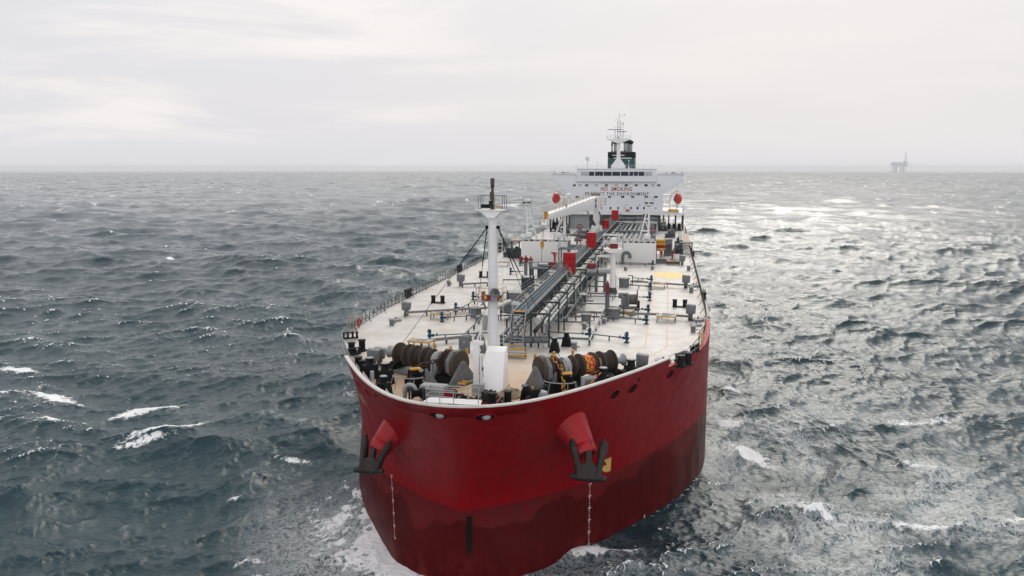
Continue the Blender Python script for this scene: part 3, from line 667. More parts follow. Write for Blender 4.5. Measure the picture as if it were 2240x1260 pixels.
decal('bow_mark', [(1321, 1006), (1337, 999.5), (1335, 1030), (1323, 1033), (1314, 1026), (1318, 1020), (1327, 1016)], 'mark_yellow')
for q_ in ([(767.5, 845), (771, 851), (780, 872), (781, 875), (773, 861), (768, 848)], [(779, 858), (782, 861), (794, 887), (792, 884)], [(776, 858), (779, 860), (791, 883), (789, 882), (781, 872)]): decal('bow_lettering', [(a + 11, b + 3) for a, b in q_], 'lettering_yellow')
decal('tug_mark', [(1408, 1127), (1410.5, 1125), (1410, 1138), (1408, 1139)], 'mark_white')
# deck paint: yellow winching circle with white dashes, faded walkway lines
def deck_poly(name, pts, m_, z=17.006): mb = MB(); mb.add([(a, b, z) for a, b in pts], [tuple(range(len(pts)))]); return mb.build(name, m_, DECK, smooth=False)
c0 = P(1465, 602); deck_poly('winching_circle', [(c0.x + 3.15 * math.cos(t), c0.y + 4.6 * math.sin(t)) for t in np.linspace(0, 2 * math.pi, 48, endpoint=False)], 'paleyellow')
for yy, x0, x1 in ((c0.y + 7.3, c0.x - 3.3, c0.x + 3.6), (c0.y - 6.6, c0.x - 5.4, c0.x + 4.4)):
    xx = x0
    while xx < x1: deck_poly('circle_dash', [(xx, yy - .45), (xx + .95, yy - .45), (xx + .95, yy + .45), (xx, yy + .45)], 'mark_white', 17.007); xx += 1.5
mb = MB()
for xx, ya, yb in ((14.6, 27, 44), (14.7, 48, 104), (17.0, 27, 104), (-12.6, 24, 104), (-10.8, 24, 104)):
    mb.add([(xx, ya, 17.005), (xx + .16, ya, 17.005), (xx + .16, yb, 17.005), (xx, yb, 17.005)], [(0, 1, 2, 3)])
for (xa, ya), (xb, yb) in (((9.2, 13.5), (14.6, 27)), ((11.2, 12.5), (17.0, 27)), ((-7.5, 14), (-12.6, 24)), ((-5.6, 15), (-10.8, 24))):
    mb.add([(xa, ya, 17.005), (xa + .18, ya, 17.005), (xb + .18, yb, 17.005), (xb, yb, 17.005)], [(0, 1, 2, 3)])
mb.build('walkway_lines', 'lineyellow', DECK, smooth=False)
# ------------------------------------------------------------------ accommodation block
YS = 206.0
def XZ(px, py, Y=YS): q = PY(px, py, Y); return q.x, q.z
def house():
    zb, zt = 22.6, 32.9
    mb = MB()
    # main front with the raked bridge-wing brackets
    poly = [(-14.9, zb), (14.9, zb), (14.9, 28.6), (21.3, 32.4), (21.3, 34.9), (12.9, 34.9), (-12.9, 34.9), (-21.3, 34.9), (-21.3, 32.4), (-14.9, 28.6)]
    mb.prism(poly, (0, YS, 0), (1, 0, 0), (0, 0, 1), (0, 4.2, 0))
    mb.bx(-14.6, 14.6, YS + 4.21, YS + 15, zb, 33.5)
    H = mb.build('accommodation_block', 'housewhite', SHIP, bevel=.06)
    for s in (-1, 1):
        w = MB(); w.bx(s * 17.2 - 4.0, s * 17.2 + 4.0, YS - .30, YS - .01, 34.75, 35.05)
        w.rail([(s * 21.2, YS + .1, 34.9), (s * 19.0, YS + .1, 34.9)], 1.55, 1.1, .035); w.cyl((s * 21.15, YS + .1, 34.9), (s * 21.15, YS + .1, 36.6), .05); w.build('bridge_wing_rail', 'white', H)
    for s, xs in ((-1, (-20.4, -18.0, -17.6, -17.1, -16.0)), (1, (15.8, 17.6, 18.0, 18.4, 20.8))):
        for xx in xs: g = MB(); g.bx(xx - .14, xx + .14, YS + 1.0, YS + 1.3, 34.9, 35.45); g.build('wing_instrument', 'black', H)
    # wheelhouse
    b = MB(); b.bx(-12.9, 12.7, YS - .75, YS + 9, 32.75, 36.45); b.bx(-13.1, 12.9, YS - 1.0, YS + 9.2, 36.452, 36.62); b.bx(-13.0, 12.8, YS - .95, YS + .2, 32.45, 32.75)
    Wh = b.build('wheelhouse', 'housewhite', H, bevel=.04)
    for i, (u0, u1, kind, sk) in enumerate(((600, 705, 'glassbright', 0), (715, 790, 'glass', 0), (803, 862, 'glass', 0), (868, 920, 'glass', -6), (930, 1043, 'glass', -6), (1050, 1163, 'glass', 0), (1175, 1283, 'glass', 0), (1292, 1348, 'glass', 8), (1358, 1418, 'glass', 5), (1430, 1508, 'glass', 0), (1518, 1622, 'glassbright', 0))):
        p0 = PY(1180 + u0 * .1518, 340 + 234 * .1518, YS - .75); p1 = PY(1180 + u1 * .1518, 340 + 294 * .1518, YS - .75); k = sk * .022
        z0, z1 = p1.z, p0.z
        f = MB(); f.prism([(p0.x - .05, z0 - .06), (p1.x + .05, z0 - .06), (p1.x + .05 + k, z1 + .06), (p0.x - .05 + k, z1 + .06)], (0, YS - .80, 0), (1, 0, 0), (0, 0, 1), (0, .045, 0))
        f.mi = 1; f.prism([(p0.x, z0), (p1.x, z0), (p1.x + k, z1), (p0.x + k, z1)], (0, YS - .83, 0), (1, 0, 0), (0, 0, 1), (0, .02, 0))
        f.build('bridge_window', ['white', kind], H)
    rows = (((503, 585, 680, 822, 965, 1108, 1252, 1395, 1537, 1635, 1720), 45, 415, 446), ((545, 865, 1010, 1200, 1345, 1537, 1680), 46, 583, 612), ((890, 1025, 1135, 1223, 1318, 1413, 1508, 1676), 27, 742, 778))
    kinds = ['glassdull', 'glassbright', 'glassdull', 'glassbright', 'glassdull', 'glassbright', 'glass', 'glassdull', 'glass', 'glassbright', 'glassdull', 'glass', 'glassdull', 'glassdull', 'glass', 'glassdull', 'glass', 'glass', 'glass', 'glass', 'glassdull', 'glassbright', 'glassdull', 'glass', 'glass', 'glassbright']
    n = 0
    for us, wd_, v0, v1 in rows:
        for u in us:
            p0 = PY(1180 + (u - wd_ / 2) * .1518, 340 + v0 * .1518, YS); p1 = PY(1180 + (u + wd_ / 2) * .1518, 340 + v1 * .1518 + .004 * (u - 1100) * 0, YS)
            f = MB(); f.bx(p0.x - .08, p1.x + .08, YS - .04, YS - .002, p1.z - .08, p0.z + .08); f.mi = 1; f.bx(p0.x, p1.x, YS - .055, YS - .041, p1.z, p0.z)
            f.build('window', ['white', kinds[n % len(kinds)]], H); n += 1
    x0, z0 = XZ(1314, 417.5); x1, z1 = XZ(1382.5, 409.5)
    text_mesh('NO  SMOKING', (z1 - z0) * 1.40, 'lettering', 'letter_red', H, ((x0 + x1) / 2, YS - .03, z0 + .05), (math.pi / 2, 0, 0), .028, 1.12, .99, width=x1 - x0)
    x0, z0 = XZ(1280, 427.2); x1, z1 = XZ(1419, 421)
    text_mesh('PROTECT THE ENVIRONMENT', (z1 - z0) * 1.42, 'lettering', 'letter_black', H, ((x0 + x1) / 2, YS - .03, z0 + .04), (math.pi / 2, 0, 0), .018, 1.32, .98, width=x1 - x0)
    # ledge over the middle windows, small lamps, red boxes, railing at the foot
    d = MB(); d.bx(-5.2, 5.2, YS - .7, YS - .002, 32.05, 32.14); d.build('canopy_ledge', 'white', H)
    d = MB()
    for u in (1250, 1445): q = PY(1180 + u * .1518, 340 + 713 * .1518, YS); d.box((q.x, YS - .15, q.z), (.3, .28, .22))
    d.build('wall_lamp', 'darkgrey', H)
    for u in (520, 1270): q = PY(1180 + u * .1518, 340 + 826 * .1518, YS - .6); b = MB(); b.box((q.x, YS - .6, 22.6 + .55), (1.05, .3, .62)); b.build('fire_locker', 'red', H, bevel=.03)
    r = MB(); r.rail([(-14.6, YS + 9.2, 36.62), (-12.9, YS - .9, 36.62), (12.7, YS - .9, 36.62), (14, YS + 9, 36.62)], 1.1, 1.6, .025, (.5, 1)); r.build('roof_rail', 'white', H)
    return H
HOUSE = house()
def poop():
    mb = MB(); mb.bx(-21.9, 21.9, 204.6, 205.0, 21.75, 22.58); mb.bx(-21.9, 21.9, 205.0, 240, 22.2, 22.55)
    D = mb.build('poop_deck', 'white', SHIP, bevel=.03)
    c = MB()
    for s in (-1, 1):
        for xx in (21.5, 19.2, 17.0, 15.3):
            for yy in (205.4, 213, 221): c.bx(s * xx - .22, s * xx + .22, yy, yy + .5, 17.0, 22.2)
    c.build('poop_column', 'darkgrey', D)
    w = MB(); w.bx(-14.2, 14.2, 208.5, 236, 17.0, 22.2); w.build('poop_house', 'grey', D)
    for s in (-1, 1):
        w = MB(); w.bx(s * 12 - 3.3, s * 12 + 3.3, 206.2, 208.49, 17, 22.2) if s < 0 else w.bx(6.5, 12.5, 207.0, 208.49, 17, 21.2); w.build('pump_room_entrance', 'lightgrey', D)
    r = MB(); r.rail([(-21.7, 204.9, 22.58), (-15, 204.9, 22.58)], 1.05, 1.5, .03); r.rail([(15, 204.9, 22.58), (21.7, 204.9, 22.58)], 1.05, 1.5, .03); r.rail([(-14.8, 204.9, 22.58), (14.8, 204.9, 22.58)], 1.05, 1.5, .03); r.build('poop_rail', 'white', D)
    wi = MB(); wi.bx(21.2, 21.75, 205, 205.6, 22.58, 25.0); wi.bx(-21.75, -21.4, 205, 205.4, 22.58, 24.2); wi.build('poop_stanchion', 'white', D)
    for s in (-1, 1):       # side galleries of the deckhouse above the boats
        g = MB()
        for z in (25.3, 28.0): g.bx(s * 16.2 - 1.3, s * 16.2 + 1.3, 209.5, 219, z, z + .12); g.rail([(s * 17.4, 209.6, z + .12), (s * 17.4, 219, z + .12)], 1.0, 1.6, .03); g.rail([(s * 15.0, 209.6, z + .12), (s * 17.4, 209.6, z + .12)], 1.0, 1.2, .03)
        for z in (22.6, 25.4): g.cyl((s * 17.2, 209.7, z), (s * 17.2, 209.7, z + 2.7), .06)
        g.build('side_gallery', 'white', D)
poop()
def funnel():
    mb = MB(); mb.bx(-4.3, 5.0, 224, 233, 31, 40.1); F = mb.build('funnel', 'funnel', SHIP, bevel=.35)
    b = MB(); b.bx(-4.32, 5.02, 223.98, 233.02, 40.12, 42.3); b.build('black_top', 'black', F, bevel=.35)
    for xx, yy, r, h, c in ((-1.6, 227, .85, 3.2, 1.25), (1.75, 226.5, .8, 3.5, 1.25), (3.1, 228, .8, 3.2, 1.2), (-3.0, 226, .28, 2.4, .3)):
        e = MB(); e.cyl((xx, yy, 42.2), (xx, yy, 42.3 + h), r, n=16); E = e.build('exhaust_pipe', 'lightgrey', F)
        k = MB(); k.lathe([(r * 1.05, 0), (c, .5), (c, 1.0), (.2, 1.65)], (xx, yy, 42.3 + h * .82), n=10); k.build('exhaust_cowl', 'black', E)
    bk = MB(); bk.bx(-2.2, 3.9, 223.6, 223.96, 40.0, 40.25); bk.build('funnel_ledge', 'white', F)
funnel()
# ---- masts and aerials on the wheelhouse roof
ZR = 36.62
def radar_mast():
    T = thing('radar_mast', 'white radar mast with lattice top above the wheelhouse roof', 'mast', (.25, 210, ZR))
    m = MB(); m.prism([(-2.3, 0), (2.3, 0), (2.3, .9), (.62, 3.2), (.55, 9.4), (-.55, 9.4), (-.62, 3.2), (-2.3, .9)], (0, -.4, 0), (1, 0, 0), (0, 0, 1), (0, .9, 0)); m.bx(-1.95, 1.95, -.3, .3, 4.15, 4.4)
    m.build('mast_column', 'white', T, bevel=.1)
    p = MB(); p.prism([(-.5, 8.2), (.5, 8.2), (3.7, 9.35), (3.7, 9.6), (-3.7, 9.6), (-3.7, 9.35)], (0, -1.1, 0), (1, 0, 0), (0, 0, 1), (0, 2.2, 0)); p.build('radar_platform', 'white', T)
    r = MB(); r.rail([(-3.7, -1.1, 9.6), (3.7, -1.1, 9.6), (3.7, 1.1, 9.6), (-3.7, 1.1, 9.6), (-3.7, -1.1, 9.6)], 1.15, .95, .028); r.cyl((-3.9, -1, 9.6), (-4.0, -1, 12.7), .02); r.cyl((3.9, -1, 9.6), (4.0, -1, 12.7), .02); r.build('platform_rail', 'white', T)
    l = MB()
    for sx in (-.5, .5):
        for sy in (-.4, .4): l.cyl((sx, sy, 9.6), (sx * .9, sy, 15.3), .055, n=6)
    for k in range(6): z = 9.8 + k * .95; l.cyl((-.5, -.4, z), (.5, -.4, z), .035, n=5); l.cyl((-.5, -.4, z), (.5, -.4, z + .95), .03, n=5)
    l.cyl((0, 0, 14.6), (0, 0, 17.9), .07, n=6); l.cyl((0, 0, 16.9), (1.6, 0, 16.95), .035, n=5); l.box((1.65, 0, 17.3), (.16, .16, .7)); l.cyl((-1.2, 0, 15.4), (-1.0, 0, 16.2), .03, n=5); l.cyl((-1.2, 0, 15.6), (0, 0, 16.1), .025, n=5)
    l.cyl((-1.6, 0, 13.2), (1.6, 0, 13.2), .04, n=5); l.cyl((.3, 0, 14.2), (1.5, 0, 14.2), .04, n=5); l.cyl((-1.6, 0, 13.2), (-1.7, 0, 13.6), .06, n=6)
    l.box((1.45, 0, 14.3), (.14, .14, 1.3)); l.box((1.5, 0, 12.3), (.16, .16, .7)); l.cyl((1.0, 0, 14.2), (1.0, 0, 15.0), .1, .04, 8); l.box((-.1, -.5, 10), (.5, .3, .6))
    l.build('lattice_top', 'lightgrey', T)
    for xx, z, w in ((-1.15, 12.55, 2.35), (1.4, 11.85, 1.5)):
        s = MB(); s.lathe([(.28, 9.6 - z), (.2, 9.9 - z), (.16, 11.2 - z), (.24, -.5), (.24, -.12)], (xx, -.7, z), n=10); s.build('scanner_pedestal', 'white', T)
        s = MB(); s.box((xx + (0 if xx < 0 else -.35), -.7, z), (w * 2, .22, .2)); s.build('radar_scanner', 'blue', T, bevel=.04)
    for sx in (-1, 1):
        for k in (1.2, 2.1): s = MB(); s.cyl((sx * k, -.6, 5.0), (sx * k, -.6, 5.7), .33, .33, 10); s.cyl((sx * k, -.4, 5.4), (0, -.2, 5.4), .07, n=6); s.build('signal_lamp', 'darkgrey', T)
        s = MB(); s.cyl((0, -.2, 6.5), (sx * 2.0, -.3, 6.7), .05, n=6); s.cyl((0, -.2, 8.0), (sx * 2.3, -.3, 8.6), .04, n=6); s.build('mast_yard', 'white', T)
radar_mast()
def dome():
    x, z = XZ(1285, 366, 207); T = thing('satellite_dome', 'white ball shaped satellite dome on a thin post, left on the wheelhouse roof', 'antenna', (x, 207, ZR))
    m = MB(); m.cyl((0, 0, 0), (0, 0, 2.6), .22, .16); m.rail([(-.8, 0, 0), (.8, 0, 0)], 1.0, .8); m.build('post', 'white', T); b = MB(); b.ball((0, 0, 3.35), .78); b.cyl((0, 0, 2.5), (0, 0, 3.0), .35, .5); b.build('dome', 'white', T)
dome()
def aerial(px, top, r, nm, label, col='white', knob=0):
    q = PY(px, 366, 207.5); zt = PY(px, top, 207.5).z; T = thing(nm, label, 'antenna', (q.x, 207.5, ZR), 0, 'aerials on the wheelhouse roof')
    m = MB(); m.cyl((0, 0, 0), (0, 0, zt - ZR), r, r * .5, 6); m.cyl((0, 0, 0), (0, 0, .8), r * 3, r * 1.5, 8); m.build('whip' if not knob else 'post', col, T)
    if knob: k = MB(); k.ball((0, 0, zt - ZR), knob, 10); k.build('knob', 'white', T)
for a in ((1264, 306, .03, 'whip_aerial', 'tallest thin whip aerial at the left edge of the wheelhouse roof'), (1274, 349, .05, 'whip_aerial', 'short whip aerial just left of the white dome'), (1307, 353, .22, 'aerial_post', 'stubby white post right of the satellite dome'), (1375.5, 351, .08, 'aerial_post', 'white ball topped post in front of the green funnel', 'white', .2), (1397, 346, .04, 'whip_aerial', 'thin whip aerial just right of the green funnel'), (1408, 353, .04, 'aerial_post', 'thin post with a flat white cap right of the funnel', 'white', .12), (1426, 355, .05, 'whip_aerial', 'short whip aerial at the right end of the wheelhouse roof')): aerial(*a)
# ---- lifeboats in their davits, yellow rescue boat
def lifeboat(px, py, s, label):
    c = PY(px, py, 211.0); T = thing('lifeboat', label, 'lifeboat', c, 0, 'enclosed lifeboats in davits')
    n = 18; prof = [(0.0, -1.95), (.55, -1.75), (1.05, -1.1), (1.33, -.45), (1.36, 0), (1.30, .12), (1.15, .7), (.75, 1.55), (.45, 1.85), (0, 1.95)]
    m = MB(); vs = []; rows = 12
    sec = [(a, b) for a, b in prof] + [(-a, b) for a, b in reversed(prof[1:-1])]
    k = len(sec)
    for i in range(rows):
        t = i / (rows - 1); sc = math.sin(math.pi * (.06 + .88 * t)) ** .45 * (1 if t > .1 else .9)
        for a, b in sec: vs.append((a * sc, -3.6 + 7.2 * t, b * (.55 + .45 * sc)))
    fs = [(i * k + j, i * k + (j + 1) % k, (i + 1) * k + (j + 1) % k, (i + 1) * k + j) for i in range(rows - 1) for j in range(k)] + [tuple(range(k)), tuple((rows - 1) * k + j for j in range(k - 1, -1, -1))]
    m.add(vs, fs); m.build('hull', 'boat', T, ang=50)
    b = MB()
    b.ring((0, 0, .06), 1.0, .07, (0, 0, 1), 26, 6, 1.36, 3.55, u=(1, 0, 0)); b.build('fender_band', 'darkred', T)
    d = MB()
    for yy in (-2.2, 2.2):
        d.tube([(-s * 2.6, yy, -4.4), (-s * 2.6, yy, -.5), (-s * 1.9, yy, 1.4), (-s * .7, yy, 2.4), (0, yy, 2.5)], .16, 6); d.cyl((0, yy, 2.5), (0, yy, 1.6), .05)
    d.build('davit', 'white', T)
lifeboat(1217, 433, -1, 'red enclosed lifeboat in davits, left of the white block, behind the crane boom'); lifeboat(1483, 434, 1, 'red enclosed lifeboat in davits to the right of the white block')
T = thing('rescue_boat', 'small yellow rescue boat on the right poop deck below the lifeboat', 'boat', PY(1473, 464.5, 206.5)); T.location.z = 22.6
m = MB(); m.prism([(-1.7, .1), (1.5, 0), (1.9, .45), (1.5, .95), (-1.2, 1.15), (-1.8, .7)], (0, -.7, 0), (1, 0, 0), (0, 0, 1), (0, 1.6, 0)); m.build('hull', 'yellow', T, bevel=.22)
m = MB(); m.tube([(.9, .6, .4), (1.2, .6, 2.6), (.3, .4, 3.6), (-.2, .2, 4.3)], .1); m.build('boat_crane', 'bronze', T)
# ------------------------------------------------------------------ deck railings
def deck_rail(side, label):
    T = thing('deck_railing', label, 'railing', (0, 0, 17.0), 0, 'railings along the two deck edges')
    h = [(a, b) for a, b in deck_edge(.55) if 27 < b < 60] + [(22.25, yy) for yy in range(64, 205, 4)]
    pts = []; acc = 0; h = [Vector((side * a, b, .1)) for a, b in h]; step = 1.75; seg = []
    for a, b in zip(h, h[1:]):
        L = (b - a).length
        while acc <= L: seg.append(a.lerp(b, acc / L)); acc += step
        acc -= L
    w = MB()
    for z in (.42, .78, 1.12): w.tube([p + Vector((0, 0, z)) for p in seg[::2]], .022, 5)
    w.build('rail_wire', 'bronze', T)
    st = MB(); st.bx(-.035, .035, -.05, .05, 0, 1.18); br = MB(); br.prism([(0, 0), (.08, 0), (-.52, 1.1), (-.60, 1.1)], (0, -.04, 0), (-side * -1.0, 0, 0), (0, 0, 1), (0, .08, 0)); br.bx(-.035, .035, -.05, .05, 0, 1.18)
    a0 = None; b0 = None
    for i, p in enumerate(seg):
        braced = i % 4 == 0
        if braced:
            br_x = p - Vector((side * .6, 0, 0))
            if b0 is None:
                k = MB(); k.bx(-.035, .035, -.05, .05, 0, 1.18); k.cyl((-side * .75, 0, 0), (0, 0, 1.05), .045, n=6); b0 = k.build('braced_stanchion', 'bronze', T, loc=p)
            else: dup(b0, p, parent=T)
        elif a0 is None: a0 = st.build('stanchion', 'bronze', T, loc=p)
        else: dup(a0, p, parent=T)
deck_rail(-1, 'brown stanchion railing along the left deck edge'); deck_rail(1, 'brown stanchion railing along the right deck edge')
# ------------------------------------------------------------------ foremast and its neighbours
XM, YM = 1.0, 9.0
def foremast():
    T = thing('foremast', 'tall white foremast with foghorn and top platform on the foredeck', 'mast', (XM, YM, 17))
    zt = PY(1077, 458, YM).z - 17; zm = PY(1078, 654, YM).z - 17
    m = MB(); m.lathe([(.50, 0), (.46, zm), (.44, zm + 3), (.39, zt - 1.0), (.36, zt)], n=20); m.build('mast_tube', 'mastwhite', T)
    p = MB(); p.prism([(-1.0, zt - .1), (1.0, zt - .1), (.3, zt - .75), (-.3, zt - .75)], (0, -.8, 0), (1, 0, 0), (0, 0, 1), (0, 1.6, 0)); p.bx(-1.15, 1.15, -.95, .95, zt - .09, zt); p.build('top_platform', 'white', T)
    r = MB(); r.rail([(-1.12, -.92, zt), (1.12, -.92, zt), (1.12, .92, zt), (-1.12, .92, zt), (-1.12, -.92, zt)], 1.25, 1.1, .022, (1.0,)); r.build('top_rail', 'bronze', T)
    zq = PY(1077, 390, YM).z - 17
    q = MB(); q.cyl((0, 0, zt), (0, 0, zq - .8), .15, .12); q.cyl((0, 0, zq - .7), (0, 0, zq - .1), .19, .19, 10); q.cyl((-.05, 0, zt + .9), (-.05, 0, zt + 1.6), .2, .2, 8); q.build('light_pole', 'bronze', T)
    k = MB(); k.cyl((0, 0, zq - .85), (0, 0, zq), .16, .16, 10); k.box((-.45, -.6, zt + .32), (.9, .4, .34)); k.box((-.05, -.5, zt + .6), (.3, .3, .4)); k.build('mast_lamp', 'black', T)
    k = MB(); k.box((.75, -.7, zt + .25), (.5, .3, .25)); k.build('floodlight', 'ochre', T)
    p = MB(); p.bx(-1.35, 1.15, -1.25, .9, zm - .1, zm); p.prism([(-1.2, 0), (-.7, 0), (-.7, -.7)], (0, -.3, zm - .1), (1, 0, 0), (0, 0, 1), (0, .1, 0)); p.build('horn_platform', 'lightgrey', T)
    r = MB(); r.rail([(-1.3, .8, zm), (-1.3, -1.2, zm), (1.1, -1.2, zm), (1.1, .8, zm)], 1.15, .8, .028, (.5, 1.0)); r.build('horn_rail', 'ochre', T)
    hz = PY(1083, 642, YM - 1.3).z - 17; hx = PY(1083, 642, YM - 1.3).x - XM
    h = MB(); h.lathe([(.10, .9), (.12, .5), (.2, .3), (.46, 0), (.49, -.02), (.44, -.01), (.18, .28), (.02, .5)], (hx, -1.35, hz), (0, 1, -.02), 24); h.build('foghorn', 'pipe', T)
    hb = MB(); hb.cyl((-.7, -.8, zm), (-.7, -.8, zm + .8), .18); hb.box((-.3, -.9, zm + .25), (.5, .3, .5)); hb.box((.8, -.8, zm + .25), (.35, .35, .5)); hb.build('horn_gear', 'darkred', T)
    hb = MB(); hb.box((-.45, -1.1, zm + .3), (.28, .2, .28)); hb.box((.95, -1.05, zm + .12), (.26, .2, .26)); hb.build('horn_lamp', 'yellow', T)
    l = MB()
    for sx in (-.2, .2): l.cyl((sx + .75, .55, 0), (sx + .55, .45, zt), .025, n=5)
    for i in range(int(zt / .4)): f = i * .4 / zt; l.cyl((.55 - .2 * f, .55 - .1 * f, i * .4), (.95 - .2 * f, .55 - .1 * f, i * .4), .02, n=4)
    l.build('ladder', 'white', T)
    zs = PY(1078, 497, YM).z - 17
    for q in (P(870, 765), P(1036, 735), P(1190, 760), P(1240, 812)): 
        w = MB(); d = Vector((q.x - XM, q.y - YM, 0)); s = .5 if d.x > 0 else -.5; w.tube([(s, 0, zs), d], .026, 5); w.cyl((s, 0, zs), Vector((s, 0, zs)).lerp(d, .3), .05, n=6); w.box((s * .95, 0, zs), (.35, .25, .25)); w.build('stay_wire', 'black', T)
foremast()
def wedge():
    z1 = PY(1080, 769, 6.8).z; z2 = PY(1088, 757, 7.7).z
    T = thing('mast_housing', 'plain white sloping housing at the foot of the foremast', 'deckhouse', (1.5, 5, 17))
    a = [P(1049, 853), P(1097, 867)]; m = MB(); h1 = z1 - 17; h2 = z2 - 17
    x0, x1, y0 = PY(1040, 860, 4.8).x - 1.5, PY(1099, 862, 4.8).x - 1.5, -.2
    q = PY(1063, 769, 6.8).x - 1.5; q2 = PY(1104, 769, 6.8).x - 1.5
    vs = [(x0, y0, 0), (x1, y0, 0), (x1, 2.9, 0), (x0, 2.9, 0), (q, 1.8, h1), (q2, 1.8, h1), (q2 + .05, 2.8, h2), (q, 2.8, h2)]
    m.add(vs, [(3, 2, 1, 0), (4, 5, 6, 7), (0, 1, 5, 4), (1, 2, 6, 5), (2, 3, 7, 6), (3, 0, 4, 7)]); m.build('housing_shell', 'brightwhite', T, bevel=.05)
    b = MB(); b.bx(x0 - .1, x1 + .1, y0 - .1, 2.95, 0, .12); b.build('base_plate', 'ochre', T)
wedge()
def davit():
    b = P(1046, 862); T = thing('stores_davit', 'slim white stores davit standing by the bow rail beside the white housing', 'davit', b)
    h = PY(1042, 745, b.y).z - 17
    m = MB(); m.bx(-.38, .14, -.28, .28, .9, h); m.bx(.22, .44, -.2, .2, .5, h - 1.2); m.bx(-.42, .5, -.3, .3, h - .35, h - .05)
    for k in range(6): m.bx(.14, .24, -.15, .15, .9 + k * .6, 1.05 + k * .6)
    m.build('davit_post', 'white', T, bevel=.03)
    m = MB(); m.bx(-.5, .5, -.45, .45, 0, .95); m.build('davit_base', 'lightgrey', T, bevel=.04)
    m = MB(); m.cyl((-.1, 0, h - .1), (.35, -.1, h + 1.15), .07, n=6); m.cyl((.35, -.1, h + 1.15), (.2, .1, h - .1), .06, n=6); m.build('davit_jib', 'white', T)
    m = MB(); m.cyl((.40, -.25, h - 1.3), (.55, -.25, 1.6), .02, n=5); m.box((.5, -.3, 2.4), (.12, .12, .3)); m.build('davit_wire', 'bronze', T)
davit()
def bow_rail():
    T = thing('bow_platform', 'small white platform with grey pipe rails at the very stem', 'platform', (0, 0, 17)); z = 1.28
    a, b, c, d = (P(957, 890, 18.28), P(1065, 893, 18.28), P(1058, 866, 18.28), P(1012, 862, 18.28))
    m = MB(); y0 = RIMC[0][1] + .3; m.add([(-2.2, y0 + .2, z), (2.6, y0 + .15, z), (2.4, y0 + 1.6, z), (-2.0, y0 + 1.6, z), (-2.2, y0 + .2, z + .05), (2.6, y0 + .15, z + .05), (2.4, y0 + 1.6, z + .05), (-2.0, y0 + 1.6, z + .05)], [(3, 2, 1, 0), (4, 5, 6, 7), (0, 1, 5, 4), (1, 2, 6, 5), (2, 3, 7, 6), (3, 0, 4, 7)])
    for xx in (-1.8, 0, 2.2): m.bx(xx - .05, xx + .05, y0 + 1.3, y0 + 1.4, 0, z)
    m.build('platform_plate', 'white', T)
    r = MB(); yb = y0 + 1.5; r.rail([(-1.9, y0 + .3, z), (-1.9, yb, z), (.2, yb, z), (2.3, yb, z), (2.4, y0 + .3, z)], 1.1, 1.1, .035, (.5, 1.0)); r.rail([(-1.9, y0 + .3, z), (.4, y0 + .1, z)], 1.1, 1.2, .035, (.5, 1.0)); r.build('platform_rail', 'lightgrey', T)
bow_rail()
